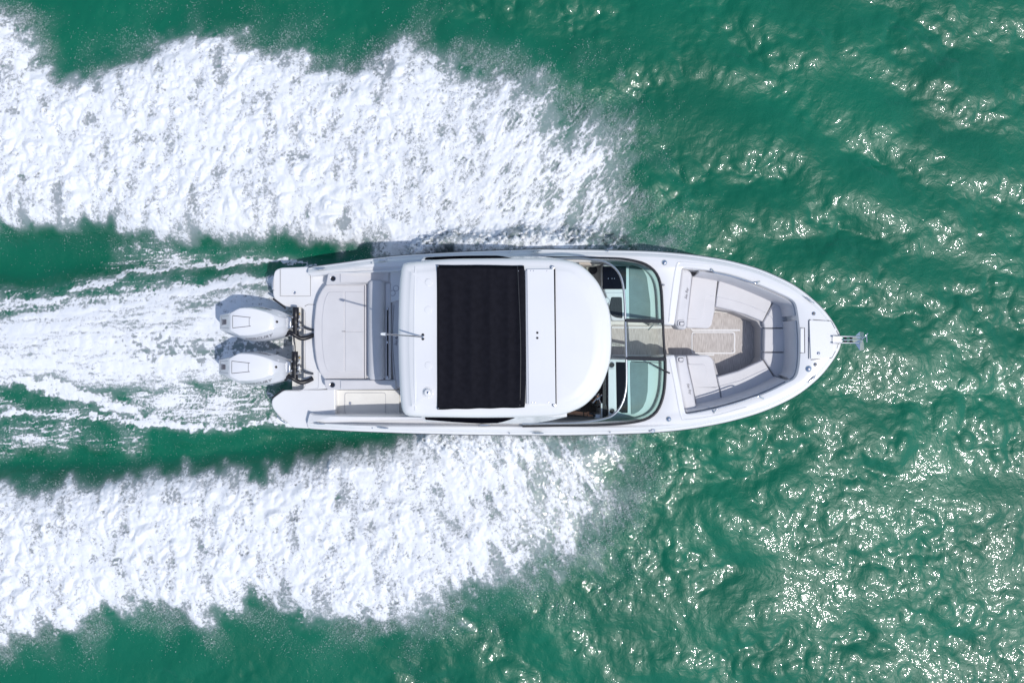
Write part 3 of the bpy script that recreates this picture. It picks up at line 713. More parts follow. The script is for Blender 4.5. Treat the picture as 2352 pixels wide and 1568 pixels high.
# canvas with battens: cloth sags a little between them
nx_, ny_ = 56, 44
uu, vv = np.linspace(0, 1, nx_), np.linspace(0, 1, ny_)
rgc = np.random.default_rng(3)
bat = np.array([0, .18, .39, .60, .81, .93, 1.0])
VV = []
for j, v in enumerate(vv):
    for i, u in enumerate(uu):
        xl, xr_ = 1003.4 + .7*v, 1203.5 + 3.5*math.sin(v*math.pi)**.5 + 1.5*v
        yt, yb = 608.4 + 1.6*math.sin(u*9)*.25 + 1.2*u, 940.2 - 4.5*u + .5*math.sin(u*23)
        x, y = xl + (xr_-xl)*u, yt + (yb-yt)*v
        kk = np.searchsorted(bat, u, 'right')-1; kk = min(kk, 5); f = (u-bat[kk])/(bat[kk+1]-bat[kk])
        sag = -.027*math.sin(math.pi*f)*min(1, 6*v, 6*(1-v)) if bat[kk+1]-bat[kk] > .1 else .004*math.sin(math.pi*f)
        ends = math.exp(-min(v, 1-v)/.06)
        wr = ends*.006*(math.sin(u*46+2*math.sin(u*9)) + .6*math.sin(u*83+1.3))
        ed = -.045*(max(0, 1-u/.012) + max(0, 1-v/.012) + max(0, 1-(1-v)/.012))
        wr += .003*math.sin(7*v+9*u)*math.sin(13*u-4*v)
        VV.append(P(x, y, ZT+.054+sag+wr+max(ed, -.045)))
FF = [(j*nx_+i, j*nx_+i+1, (j+1)*nx_+i+1, (j+1)*nx_+i) for j in range(ny_-1) for i in range(nx_-1)]
cv = mk('sunroof_canvas', VV, FF, CANVAS, boat)
sm = cv.modifiers.new('thickness', 'SOLIDIFY'); sm.thickness = .006
tube('canvas_pole', [P(1188.5, 612, ZT+.045), P(1190, 640, ZT+.05), P(1195.5, 784, ZT+.055), P(1195, 900, ZT+.05), P(1193.5, 931, ZT+.045)], .011, BLACK, cv, n=30)
for x, y in ((1005.5, 611), (1006.5, 937.5), (1190, 622), (1194, 922)):
    lathe('snap', P(x, y, ZT+.052 if x > 1100 else ZT+.040), [(.008, 0), (.008, .003), (.003, .005)], CHROME, cv, 10)
slab('track_channel', [(1206.5, 621), (1211.5, 621), (1214.5, 927), (1209, 927)], ZT-.01, ZT+.022, ALU, boat, edge=.003)
pn = slab('sunroof_panel', [(1210.5, 618.5), (1272, 617.5), (1276, 927), (1214.3, 928)], ZT-.01, ZT+.030, GEL, boat, edge=.006)
slab('panel_gasket', [(1272.8, 617), (1275.6, 617), (1278.5, 927.5), (1276.4, 927.5)], ZT-.01, ZT+.022, BLACK, boat, edge=.002)
for x, y in ((1269, 614.5), (1273, 929.5)): lathe('panel_hinge', P(x, y, ZT-.01), [(.030, 0), (.030, .018), (.014, .024), (.006, .022)], ALU, pn, 16)
for x, y in ((1219, 621.5), (1225.5, 621.8), (1256.5, 621.8), (1222.5, 924), (1229.5, 923.3), (1260, 923)): lathe('screw', P(x, y, ZT+.030), [(.008, 0), (.008, .003), (.003, .004)], CHROME, pn, 8)
for y in (764, 776): lathe('rubber_stop', P(1234.3, y, ZT+.030), [(.017, 0), (.017, .008), (.010, .012)], BLACK, pn, 14)
for x, y in ((984.8, 648.4), (983.7, 711.3), (984.3, 838.4)): lathe('roof_disc', P(x, y, ZT-.006), [(.058, 0), (.058, .006), (.052, .012), (.02, .014)], GEL, top, 28)
nl = lathe('dome_light', P(983, 901.2, ZT-.006), [(.088, 0), (.086, .010), (.075, .016), (.066, .012), (.060, .045), (.045, .065), (.012, .07)], GEL, top, 28)
lathe('light_cap', P(983, 901.2, ZT+.062), [(.018, 0), (.018, .008), (.006, .012)], CHROME, nl, 12)
# stern light mast
ms = tube('light_mast', [P(971, 773.6, ZT+.02), P(945, 771.5, ZT+.21), P(915, 769.6, ZT+.42), P(884, 767, ZT+.66)], .013, CHROME, boat, n=12)
lathe('mast_light', P(884.5, 767, ZT+.63), [(.024, 0), (.024, .02), (.020, .07), (.008, .085)], LENS, ms, 14, axis=(-.6, .03, .75))
for y in (768.8, 778): lathe('mast_foot', P(971.5, y, ZT-.008), [(.022, 0), (.022, .012), (.010, .020)], BLACK, ms, 12)
slab('mast_bracket', rect(968.5, 770.5, 973.5, 776.5), ZT-.01, ZT+.035, CHROME, ms, edge=.004)
# arch legs carrying the roof: sloping fairings with dark windows
for yt, yb, yb2, sgn in ((597.5, 590.5, 588.5, 1), (956.5, 968, 974, -1)):
    top_l = [P(x, yt + (0 if sgn > 0 else 0), ZH-.07) for x in np.linspace(968, 1302, 14)]
    bot_l = [P(x, yb + (yb2-yb)*t, zd(x)-.01) for t, x in zip(np.linspace(0, 1, 14), np.linspace(985, 1170, 14))]
    inn = Vector((0, -sgn*.06, 0))
    rings = [[a.lerp(b, s_) + Vector((0, sgn*.035*math.sin(math.pi*s_), 0)) for a, b in zip(top_l, bot_l)] for s_ in (0, .25, .5, .75, 1)]
    rings += [[v + inn for v in r] for r in rings[::-1]]
    V, F = loft(rings + [rings[0]], False); n = 14
    F.append(tuple(i*n for i in range(10))); F.append(tuple(i*n+n-1 for i in range(10)))
    leg = mk('hardtop_arch', V, F, GEL, boat)
    def on(t, s_, off):
        i = t*13; k = min(int(i), 12); a = top_l[k].lerp(top_l[k+1], i-k); b = bot_l[k].lerp(bot_l[k+1], i-k)
        return a.lerp(b, s_) + Vector((0, sgn*(.035*math.sin(math.pi*s_)+off), 0))
    gl = []
    for t in np.linspace(.02, .66, 10): gl.append([on(t, s_, .006) for s_ in np.linspace(.05, .22 + .62*min(1, (t/.62)) if t < .62 else .55, 8)])
    V, F = loft(gl, False); mk('arch_window', V, F, MATTE, leg)

# ---- windshield
ZB, ZW = lambda x: zd(x)+.015, 1.98
TP_P = [(1200, 597), (1321, 594), (1358, 596.4), (1380, 599), (1397.5, 605), (1413.6, 617), (1424, 631.5), (1429.7, 649), (1432.6, 668), (1434.8, 694.5), (1436.3, 734)]
TP_S = [(1438.5, 822), (1439, 854), (1438.5, 884), (1435.5, 905.7), (1429.7, 924.7), (1419.4, 942.3), (1406, 954), (1391.6, 960), (1365, 965), (1321, 969.5), (1200, 972)]
ws = empty('windshield', P(1480, 784, 1.4), boat)
def zt_(x): return np.interp(x, [1200, 1300, 1400, 1440], [1.72, 1.80, 1.93, ZW])
for nm, base, tp, gm in (('windshield_glass', WS_P, TP_P, GLASS), ('windshield_glass', WS_S, TP_S, GLASS), ('windshield_door_glass', [(1522.7, 739), (1524.5, 784), (1527.5, 822)], [(1436.3, 738), (1437.2, 784), (1438.5, 820)], GLASSC)):
    b3 = [P(x, y, ZB(x)) for x, y in cat(base, 40)]; t3 = [P(x, y, zt_(x)) for x, y in cat(tp, 40)]
    rings = [[a.lerp(b, s_) + Vector((0, 0, .02*math.sin(math.pi*s_))) for a, b in zip(b3, t3)] for s_ in (0, .2, .4, .6, .8, 1)]
    V, F = loft(rings, False); g = mk(nm, V, F, gm, ws)
    tube('gasket', [v + Vector((0, 0, .004)) for v in b3], .021, RUBBER, g, seg=8, flat=.7)
    tube('top_rail', t3, .019, ALU if gm is GLASS else CHROME, g, seg=8)
for (a, b) in (((1436, 735.5), (1524, 738)), ((1438, 822.5), (1529, 825))):
    pa, pb = P(*a, ZW+.01), P(*b, ZB(1525)+.02)
    tube('windshield_post', [pa.lerp(pb, t) + Vector((0, 0, .02*math.sin(math.pi*t))) for t in np.linspace(0, 1, 8)], .030, RUBBER, ws, seg=6, flat=.6)
wp = tube('wiper_arm', [P(1538, 856.5, 1.46), P(1528, 852.5, 1.50), P(1515, 845, 1.60), P(1489, 831, 1.79)], [.014, .012, .008, .006], BLACK, ws, n=16)
tube('wiper_blade', [P(1449.5, 829.5, 1.99), P(1480, 831, 1.85), P(1517, 833, 1.56)], .006, BLACK, wp, n=10, flat=1.6)
tube('door_stay', [P(1489, 757, 1.25), P(1500, 746, 1.40)], .012, ALU, ws, seg=6)

# ---- dashboards under the glass
ZD = 1.34
dp = slab('passenger_dash', fillet([(1386, 603), (1440, 604.5), (1470, 609), (1488, 619), (1500, 632), (1507, 650), (1511, 680), (1513, 736), (1404, 736), (1396, 690), (1386, 660)], 6), .5, ZD, GEL, boat, edge=.02)
slab('glovebox_lid', rect(1384.5, 611.5, 1438.5, 664), ZD-.03, ZD+.012, NAVYG, dp, r=2, edge=.008)
for x in (1397, 1405.5, 1411): lathe('stud', P(x, 639.5, ZD+.012), [(.008, 0), (.008, .004), (.003, .006)], CHROME, dp, 8)
slab('dash_pad', fillet([(1445, 611), (1453, 610), (1468, 613.5), (1478.5, 621), (1486, 636), (1490, 665), (1494, 694.5), (1494.6, 732), (1446, 732)], 2), ZD-.02, ZD+.010, GREY, dp, edge=.008)
slab('rubber_mat', [(1404, 682), (1428.5, 682), (1430, 731), (1414, 729), (1404, 724), (1399, 706)], ZD-.02, ZD+.008, M_('ribbed black mat', (.02, .024, .032), (.05, .055, .066), rough=.7, scale=60), dp, r=4, edge=.005)
strip('panel_gap', [(1388, 672.5), (1430, 672.5)], .006, ZD+.001, SEAML, dp)
cup(1393.5, 690.5, ZD, .055, dp, 'drink_ring', GEL, SEAML)
ds = slab('helm_dash', fillet([(1397, 824), (1518, 827), (1520, 860), (1517, 895), (1510, 920), (1497, 942), (1478, 956), (1440, 964), (1397, 966)], 8), .5, ZD, GEL, boat, edge=.02)
slab('display_screen', [(1415, 831), (1442, 832), (1442, 948), (1428, 948), (1417, 942)], ZD-.03, ZD+.012, NAVYG, ds, r=2, edge=.006)
slab('dash_pad', fillet([(1447.5, 831), (1488.5, 831), (1489, 854), (1488, 898), (1484, 920), (1477, 935), (1467, 945), (1456.5, 950.5), (1449.5, 951), (1448, 884)], 2), ZD-.02, ZD+.010, GREY, ds, edge=.008)
for x, y in ((1404.5, 837.5), (1405, 944)): cup(x, y, ZD, .052, ds)
slab('console_ridge', [(1397, 846), (1412.5, 846), (1412.5, 934), (1397, 934)], ZD-.02, ZD+.02, GEL, ds, r=2, edge=.012)
sw = slab('switch_panel', [(1384, 850), (1394.5, 850), (1394.5, 961), (1384, 961)], 1.0, ZD-.05, BLACK, boat, r=1, edge=.006)
for y in (873, 880, 887, 894, 929): lathe('toggle', P(1390.5, y, ZD-.05), [(.010, 0), (.010, .006), (.006, .02), (.002, .022)], CHROME, sw, 8)
slab('helm_pod', rect(1380, 926, 1384.3, 962), .6, ZD-.06, GEL, boat, edge=.004)
slab('throttle_base', rect(1366, 951, 1380, 961), .7, 1.22, ALU, boat, r=1.5, edge=.01)
th = tube('throttle_lever', [P(1366, 954, 1.22), P(1362, 952.5, 1.28), P(1357, 950, 1.31)], [.02, .016, .022], BLACK, boat, n=8)
tube('throttle_grip', [P(1353, 949.5, 1.315), P(1363, 949.8, 1.315)], .020, BLACK, th, n=6)
# steering wheel
wc = P(1374, 911.5, 1.18); wax = Vector((-.55, 0, .83)).normalized()
wq = wax.to_track_quat('Z', 'Y').to_matrix()
wheel = empty('steering_wheel', wc, boat)
tube('wheel_rim', [wc + wq @ Vector((.165*math.cos(a), .165*math.sin(a), 0)) for a in np.linspace(0, 2*math.pi, 28, endpoint=False)], .016, BLACK, wheel, closed=True)
for a in (.4, 2.0, 4.1, 5.4):
    tube('wheel_spoke', [wc + wq @ Vector((.03*math.cos(a), .03*math.sin(a), -.01)), wc + wq @ Vector((.158*math.cos(a+.1), .158*math.sin(a+.1), 0))], .014, CHROME, wheel, n=4, flat=.5)
lathe('wheel_hub', wc - wax*.02, [(.055, 0), (.055, .012), (.045, .03), (.02, .036)], CHROME, wheel, 20, axis=wax)
# seats below the roof
for nm, y, lbl in (('helm_seat', 905, 0), ('companion_seat', 665, 0)):
    hs = empty(nm, P(1300, y, FL), boat)
    slab('seat_cushion', rect(1270, y-38, 1335, y+38), .80, .95, VINYL2, hs, r=8, edge=.04)
    slab('seat_back', rect(1255, y-36, 1272, y+36), .90, 1.45, VINYL2, hs, r=5, edge=.04)
    lathe('pedestal', P(1303, y, FL-.01), [(.18, 0), (.18, .02), (.07, .04), (.07, .36)], ALU, hs, 16)
slab('wet_bar', rect(1010, 612, 1200, 690), FL-.01, 1.15, GEL, boat, r=6, edge=.02)
slab('lounge_seat', rect(960, 800, 1140, 880), FL-.01, .88, VINYL2, boat, r=6, edge=.03)
sb_ = slab('side_upholstery', [(1330, 601), (1384, 602.5), (1384, 607), (1366, 610), (1330, 608)], .9, 1.25, BEIGE, boat, edge=.02)
lathe('speaker', P(1362, 620, .95), [(.075, 0), (.075, .012), (.06, .016), (.03, .008), (.012, .012)], BLACK, boat, 20)
slab('side_shelf', [(1325, 609), (1384, 612), (1384, 660), (1330, 640)], .55, .93, BEIGE, boat, edge=.02)
slab('toe_mat', rect(1384, 655, 1404, 735), FL, .62, BEIGE, boat, edge=.01)

# ---- bow lounge
ZC = .96
def seat(name, pts, m=VINYL, r=4, z=ZC, dz=.10, edge=.025): return slab(name, fillet(pts, r), z-dz, z, m, boat, edge=edge, steps=4)
slab('lounge_base', fillet([(1560, 622), (1650, 632), (1790, 684), (1832, 700), (1838, 784), (1832, 866), (1790, 890), (1660, 938), (1578, 950), (1562, 826), (1640, 826), (1652, 868), (1700, 856), (1738, 838), (1747, 822), (1747, 752), (1738, 738), (1684, 716), (1643, 710), (1634, 745), (1562, 745)], 3), FL-.01, ZC-.10, M_('grey lounge liner', (.42, .41, .42), rough=.6), boat, edge=.01)
p1 = seat('lounge_cushion', [(1588, 631), (1649, 641.5), (1645, 675), (1641, 715), (1635, 747), (1627, 754.5), (1576, 752.5)], r=[5, 2, 2, 2, 9, 9, 5])
slab('cushion_panel', fillet([(1590, 634), (1647.5, 644), (1643, 680.2), (1627, 679.8), (1621.5, 684), (1615, 729), (1611, 732.5), (1579, 732.5)], [4, 2, 2, 5, 5, 4, 4, 2]), ZC-.02, ZC+.010, VINYL, p1, edge=.010)
p2 = seat('lounge_cushion', [(1651, 642.5), (1712, 656), (1779, 685), (1752, 738.5), (1712, 722), (1683, 713.5), (1643, 704)], r=2)
slab('cushion_panel', fillet([(1652, 644.5), (1712, 658), (1777, 686), (1761, 719), (1725, 703.5), (1690, 691.5), (1646, 681.5)], 2), ZC-.02, ZC+.010, VINYL, p2, edge=.010)
p3 = seat('lounge_cushion', [(1781, 686), (1798, 691), (1816, 708), (1822, 730), (1824, 752.8), (1756, 752.8), (1752.8, 740)], r=[3, 8, 8, 6, 2, 3, 3])
slab('cushion_panel', fillet([(1783, 689), (1797, 695), (1812, 712), (1817, 730), (1819, 751.8), (1777.5, 751.8), (1775, 733), (1770, 726), (1763, 725)], [2, 8, 8, 6, 2, 2, 4, 4, 2]), ZC-.02, ZC+.010, VINYL, p3, edge=.010)
p4 = seat('lounge_cushion', [(1755.8, 754.2), (1824.2, 754.2), (1825, 784), (1824.2, 808.2), (1755, 808.2)], r=2)
slab('cushion_panel', rect(1778, 755, 1819.5, 807.4), ZC-.02, ZC+.010, VINYL, p4, r=2, edge=.010)
p5 = seat('lounge_cushion', [(1755, 809.6), (1824, 809.6), (1822, 836), (1815, 858), (1803, 870), (1788, 877), (1754, 824)], r=[2, 2, 6, 8, 8, 3, 3])
slab('cushion_panel', fillet([(1777.5, 810.6), (1819, 810.6), (1816, 836), (1810, 854), (1799, 866), (1789, 873), (1766, 840), (1775, 834)], [2, 2, 6, 8, 8, 2, 2, 4]), ZC-.02, ZC+.010, VINYL, p5, edge=.010)
p6 = seat('lounge_cushion', [(1647, 865.5), (1697.5, 851), (1752.5, 826), (1786, 878.5), (1741, 899), (1697.5, 913), (1660, 924.5)], r=2)
slab('cushion_panel', fillet([(1653, 886), (1700, 873.5), (1764, 844.5), (1784.5, 877.5), (1741, 897), (1697.5, 911), (1661.5, 922.5)], 2), ZC-.02, ZC+.010, VINYL, p6, edge=.010)
p7 = seat('lounge_cushion', [(1577, 815.5), (1627, 815.5), (1637, 823), (1646, 865.5), (1658.5, 925), (1600, 937.5), (1590, 890)], r=[4, 9, 9, 2, 2, 4, 4])
slab('cushion_panel', fillet([(1580, 836), (1617, 836), (1621, 840), (1628, 878), (1634, 887.5), (1640, 889), (1650.5, 887), (1657, 922), (1601, 935), (1592, 890)], [2, 4, 4, 5, 5, 4, 2, 3, 3, 2]), ZC-.02, ZC+.010, VINYL, p7, edge=.010)
# leaning backrests against the windscreen bulkhead
for pts, lp in (([(1566, 617), (1578, 618.5), (1586, 623), (1590.5, 631), (1578, 752), (1573, 757), (1557, 755), (1549, 743)], (1566, 743.5)), ([(1551, 818), (1577, 816), (1580, 838), (1592, 890), (1600, 935), (1597, 943), (1577, 950.5), (1572, 945), (1560, 890)], (1564, 826))):
    bk = slab('lounge_backrest', fillet(pts, 4), ZC-.1, 1.24, VINYL2, boat, edge=.05, steps=5)
    x, y = lp
    lo_ = [P(x+dx, y+dy, 1.255) for dx, dy in ((-7, -6), (3, -7), (6, -5), (6, 4), (3, 6), (-6, 5), (-8, 1))]
    tube('grab_loop', lo_, .012, VINYL2, bk, n=28, closed=True)
    slab('loop_recess', fillet([(x-6, y-5), (x+5, y-5), (x+5, y+4), (x-6, y+4)], 2), 1.23, 1.246, PIPE, bk, edge=.002)
    slab('loop_pad', fillet([(x-4, y-4), (x+5, y-4), (x+5, y+3.5), (x-4, y+3.5)], 2), 1.23, 1.258, VINYL, bk, edge=.008)
flat_text('embroidery', 'Sea Ray', .062, P(1577, 674.5, 1.243), math.radians(82), LETTER, boat, .45)
flat_text('embroidery', 'Sea Ray', .062, P(1583, 892, 1.243), math.radians(-76), LETTER, boat, .45)
# backrest pads along the opening
bi = np.array(cat(BOWP, 170)); s0 = 110
for a, b in ((30, 76), (77, 103), (104, 148)):
    sub = bi[a:b]; xy = np.array([P(x, y, zd(x)-.05)[:2] for x, y in sub]); zz = np.array([zd(x) for x, y in sub])
    R_ = [ring3(inset(xy, sgi*d, False), zf) for d, zf in ((.024, zz-.16), (.030, zz-.115), (.052, zz-.09), (.075, zz-.12), (.10, np.full(len(xy), 1.1)), (.115, np.full(len(xy), ZC-.03)))]
    V, F = loft(R_, False); n = len(sub)
    F += [tuple(i*n for i in range(6)), tuple(i*n+n-1 for i in range(6))]
    mk('backrest_pad', V, F, VINYL2, boat)
slab('bow_filler_panel', rect(1838.5, 754, 1847, 809), 1.2, zd(1840)+.010, GEL, boat, r=1, edge=.008)
strip('filler_gap', [(1838, 752.6), (1848, 752.6), (1848.4, 810.4), (1837, 810.4)], .010, zd(1845)+.003, SEAM, boat)
# raised moulding round the opening
mo = [P(x, y, zd(x)) for x, y in [(1537, 740), (1541, 700), (1549, 640), (1556, 607), (1566, 603), (1620, 607), (1668, 613), (1715, 626)]]
tube('deck_moulding', mo, .018, GEL, deck, n=40, seg=8, flat=.35)
mo = [P(x, y, zd(x)) for x, y in [(1539, 825), (1550, 880), (1560, 935), (1566, 957), (1576, 964), (1640, 955), (1715, 935)]]
tube('deck_moulding', mo, .018, GEL, deck, n=40, seg=8, flat=.35)

# ---- deck fittings
def zx(x): return float(zd(x))
for pts in ([(1634, 617, .0), (1637, 621, .05), (1644, 626.5, .055), (1690, 637, .055), (1728, 649, .055), (1737, 649.5, .05), (1745, 646.5, .0)],
            [(1640, 948, .0), (1642, 943, .05), (1650, 937, .055), (1690, 926, .055), (1734, 911.5, .055), (1744, 911, .05), (1754, 915, .0)]):
    tube('handrail', [P(x, y, zx(x)+dz) for x, y, dz in pts], .013, CHROME, boat, n=40)
def cleat(x, y, ang, L=.20, name='cleat'):
    c = P(x, y, zx(x)-.012); d = Vector((math.cos(ang), math.sin(ang), 0))
    o = tube(name, [c-d*L/2+Vector((0, 0, .05)), c-d*L*.25+Vector((0, 0, .042)), c+d*L*.25+Vector((0, 0, .042)), c+d*L/2+Vector((0, 0, .05))], [.005, .013, .013, .005], CHROME, boat, n=12)
    for s_ in (-.18, .18): lathe('cleat_post', c+d*L*s_, [(.020, 0), (.018, .008), (.011, .014), (.011, .045)], CHROME, o, 12)
for x, y, a in ((736, 618, 8), (878, 597.5, 5), (1230, 576.5, 1), (735, 972, -3), (880, 981.3, -5), (1235, 993.5, 0), (1857, 688.5, -36), (1863.5, 870, 40)): cleat(x, y, math.radians(a))
for x, y, r in ((1526.4, 603, .045), (1536, 962, .045), (1857.3, 846.7, .053)):
    lathe('pop_up_light', P(x, y, zx(x)), [(r, -.005), (r, .004), (r*.9, .010), (r*.6, .020), (r*.2, .024)], CHROME, boat, 22)
for x, y in ((1869, 720), (1873, 837)):
    f = lathe('deck_socket', P(x, y, zx(x)), [(.032, -.004), (.032, .006), (.024, .010), (.020, .004)], CHROME, boat, 16)
    lathe('socket_well', P(x, y, zx(x)+.004), [(.017, 0), (.017, .003), (.006, .004)], BLACK, f, 10)
hn = lathe('horn', P(1524.5, 654.7, zx(1524)+.01), [(.020, -.01), (.020, .01), (.012, .03)], CHROME, boat, 12)
nv = lathe('navigation_light', P(1498.5, 988, zx(1498)-.06), [(.045, 0), (.045, .02), (.036, .032), (.02, .036)], CHROME, boat, 16)
slab('light_lens', rect(1494, 989, 1503, 992.5), zx(1498)-.05, zx(1498)-.02, LENS, nv, edge=.008)
for x, y in ((1396, 576.8), (1401, 992), (1170, 994.6), (855, 982), (853, 603), (1172, 577)):
    lathe('drain_button', P(x, y, zx(x)-.02), [(.012, -.02), (.012, .006), (.005, .010)], CHROME, boat, 10)
slab('vent_badge', [(1100, 975.5), (1110, 974.5), (1123, 975), (1126, 976.5), (1118, 977.8), (1104, 977.5)], zx(1110)-.01, zx(1110)+.01, CHROME, boat, edge=.004)
tube('tow_eye', [P(806, 986, .98), P(812, 987, 1.0), P(819, 987.5, .99)], .013, CHROME, boat, n=8)
# anchor locker
zb = zx(1885)
al = slab('anchor_locker_lid', fillet([(1859, 735), (1908, 738), (1914, 748), (1925, 769), (1926, 786), (1922, 800), (1911, 820), (1862.5, 824.5)], 3), zb-.02, zb+.012, GEL, boat, edge=.005)
for pts in ([(1858, 824), (1858, 735.5), (1862, 733.6)], [(1868, 734.2), (1908, 736.6), (1911, 741), (1918, 755)], [(1921, 759), (1925.5, 768)], [(1863, 826), (1911, 821.6), (1919, 806)], [(1922, 800), (1925.5, 789)]):
    strip('lid_gap', pts, .008, zb+.004, SEAM, al)
push_knob(P(1880, 811, zb+.012), al)
slab('warning_label', rect(1855.9, 773.5, 1857.3, 785), zx(1856)-.004, zx(1856)+.002, BLUE, boat, edge=.0005)
ro = slab('bow_roller_plate', rect(1912.5, 771, 1935, 788.5), zb+.0, zb+.030, ALU, boat, edge=.006)
for y in (772.5, 787.2):
    tube('roller_cheek', [P(1912.5, y, zb+.05), P(1945, y+.1, zb+.05), P(1972, y+.5, zb+.02)], .014, CHROME, ro, n=12, seg=6)
for x in (1942, 1955): lathe('roller', P(x, 771.5, zb-.02), [(.02, 0), (.030, .01), (.018, .05), (.018, .06), (.030, .11), (.02, .12)], RUBBER, ro, 14, axis=(0, -1, 0))

# ---- outboard engines
def engine(loc):
    E = empty('outboard_engine', loc, boat); c = Vector(loc); c.z = 0
    stx = [-.645, -.56, -.47, -.385, -.30, -.22, -.10, .02, .12, .22, .30, .36, .42, .47, .51]
    wt = [.118, .130, .140, .148, .195, .233, .236, .226, .205, .178, .145, .112, .085, .07, .06]
    zt = [1.03, 1.105, 1.18, 1.245, 1.262, 1.272, 1.280, 1.282, 1.280, 1.272, 1.262, 1.245, 1.20, 1.13, 1.04]
    wm = [.150, .175, .200, .222, .252, .275, .290, .292, .285, .270, .252, .235, .210, .180, .150]
    def surf(x, v, sd):        # v 0 = centre line of the top, 1 = lower rim
        a, b, m_ = np.interp(x, stx, wt), np.interp(x, stx, zt), np.interp(x, stx, wm)
        ky_ = [0, a*.6, a, a+(m_-a)*.45, m_*.985, m_, m_*.97, m_*.84]
        kz_ = [b+.008, b+.006, b, b-.075, b-.20, b-.31, b-.44, b-.58]
        kv = [0, .15, .25, .38, .55, .68, .82, 1]
        z_ = max(np.interp(v, kv, kz_), .52 if v >= 1 else .5)
        return Vector((x, sd*np.interp(v, kv, ky_) - .12*(b - z_), z_))
    vs_ = [0, .15, .25, .28, .33, .38, .46, .55, .62, .68, .75, .82, .9, 1]
    xs = np.r_[np.linspace(-.645, -.385, 6), np.linspace(-.36, .51, 26)]
    rings = []
    for x in xs: rings.append([surf(x, v, 1) + c for v in vs_] + [surf(x, v, -1) + c for v in vs_[:0:-1]])
    V, F = loft(rings, True, True, True)
    cw = mk('cowling', V, F, ENGG, E, angle=24)
    pt = [(x, np.interp(x, stx, wt)-.004) for x in np.linspace(-.382, .33, 30)]
    pt = [(x, y) for x, y in pt] + [(.355, .09), (.366, .05)]
    ol = [(x, y) for x, y in pt] + [(x, -y) for x, y in pt[::-1]]
    def zz(x): return np.interp(x, stx, zt)
    a = [Vector((x, y, zz(x)+.004)) + c for x, y in ol]; b = [Vector((x*.985-.002, y*.97, zz(x)+.016)) + c for x, y in ol]
    def tz(x, y): return zz(x) + .016 + .010*max(0, 1-abs(y)/.2)
    more = [[Vector((x*k_-.005, y*k_, tz(x*k_-.005, y*k_))) + c for x, y in ol] for k_ in (.93, .8, .65, .5, .35, .2, .08)]
    V, F = loft([a, b] + more, True, False, True); tp = mk('top_panel', V, F, ENGW, E, angle=40)
    def seam(pts, wd=.005):
        q = np.array(pts, float); q = np.vstack([np.linspace(q[i], q[i+1], 6) for i in range(len(q)-1)])
        tube('panel_seam', [Vector((x, y, tz(x, y)+.002)) + c for x, y in q], wd, SEAM, tp, seg=6, flat=.4)
    seam([(-.335, .105), (-.02, .072)]); seam([(-.335, -.105), (-.02, -.072)])
    seam([(-.335, .105), (-.335, -.105)], .0035); seam([(-.045, .072), (-.045, -.072)], .0035)
    # rear badge and side lettering, following the cowling
    def side_text(body, size, xc, vc, sd, sl=0., dv=1.5):
        vs, fs = text_mesh(body, size, .35)
        out = []
        for v in vs:
            x = xc + v.x*(1 if sd < 0 else -1); s_ = surf(x, vc - v.y*dv + sl*(x-xc), sd)
            out.append(s_ + Vector((0, sd*.004, .003)) + c)
        mk('lettering', out, fs, LETTER, cw, smooth=False)
    side_text('MERCURY', .105, .06, .45, -1, -.10, 1.5)
    side_text('MERCURY', .105, .06, .45, 1, -.10, 1.5)
    def rear(x, y): return Vector((x-.006, y, np.interp(x, stx, zt)+.010)) + c
    for x, hw in ((-.475, .040), (-.492, .044), (-.509, .044), (-.526, .044)):
        tube('badge_bar', [rear(x, -hw), rear(x, hw)], .0045, LETTER, cw, seg=6)
    tube('badge_ring', [rear(-.555 + .014*math.cos(t), .046*math.sin(t)) for t in np.linspace(0, 2*math.pi, 16, endpoint=False)], .0045, LETTER, cw, seg=6, closed=True)
    vs, fs = text_mesh('MERCURY', .05)
    mk('lettering', [rear(-.600 + v.y*.5, -v.x*.72) for v in vs], fs, LETTER, cw, smooth=False)
    for y, t in ((-.105, -.13), (.105, .13)):
        tube('cowl_crease', [rear(-.40, y), rear(-.63, y*.9)], .003, SEAML, cw, seg=6)
    lathe('cowl_latch', surf(.40, 0, 1) + c + Vector((0, 0, .004)), [(.022, 0), (.022, .004), (.010, .006)], BLACK, cw, 14, axis=(.5, 0, .86))
    slab('latch_tab', [((c.x+.39), (c.y+.135)), ((c.x+.43), (c.y+.12)), ((c.x+.43), (c.y+.10)), ((c.x+.39), (c.y+.11))], 1.0, 1.16, ENGW, cw, world=True, edge=.006)
    # midsection and gearcase
    R_ = []
    for z, xa, xb_, hw in ((.56, -.38, .44, .17), (.42, -.25, .40, .12), (.2, -.16, .34, .085), (-.1, -.10, .28, .07), (-.3, -.08, .24, .06), (-.42, -.22, .34, .075), (-.55, -.2, .3, .05)):
        R_.append([c + Vector(((xa+xb_)/2 + (xb_-xa)/2*math.cos(t), hw*math.sin(t), z)) for t in np.linspace(0, 2*math.pi, 20, endpoint=False)])
    V, F = loft(R_, True, True, True); mk('midsection', V, F, ENGW, E)
    # mount, steering ram and hoses
    slab('mount_bracket', [(c.x+.46, c.y-.13), (c.x+.575, c.y-.10), (c.x+.575, c.y+.08), (c.x+.46, c.y+.13)], .35, .98, ALU, E, world=True, edge=.02)
    rm = lathe('steering_ram', c + Vector((.625, .262, .88)), [(.050, 0), (.054, .005), (.054, .19), (.046, .20), (.046, .30), (.052, .305), (.052, .47), (.042, .48)], BLACK, E, 20, axis=(0, -1, 0))
    for dy in (.09, -.07): lathe('ram_bolt', c + Vector((.585, dy, .925)), [(.012, 0), (.012, .01), (.004, .012)], CHROME, rm, 8)
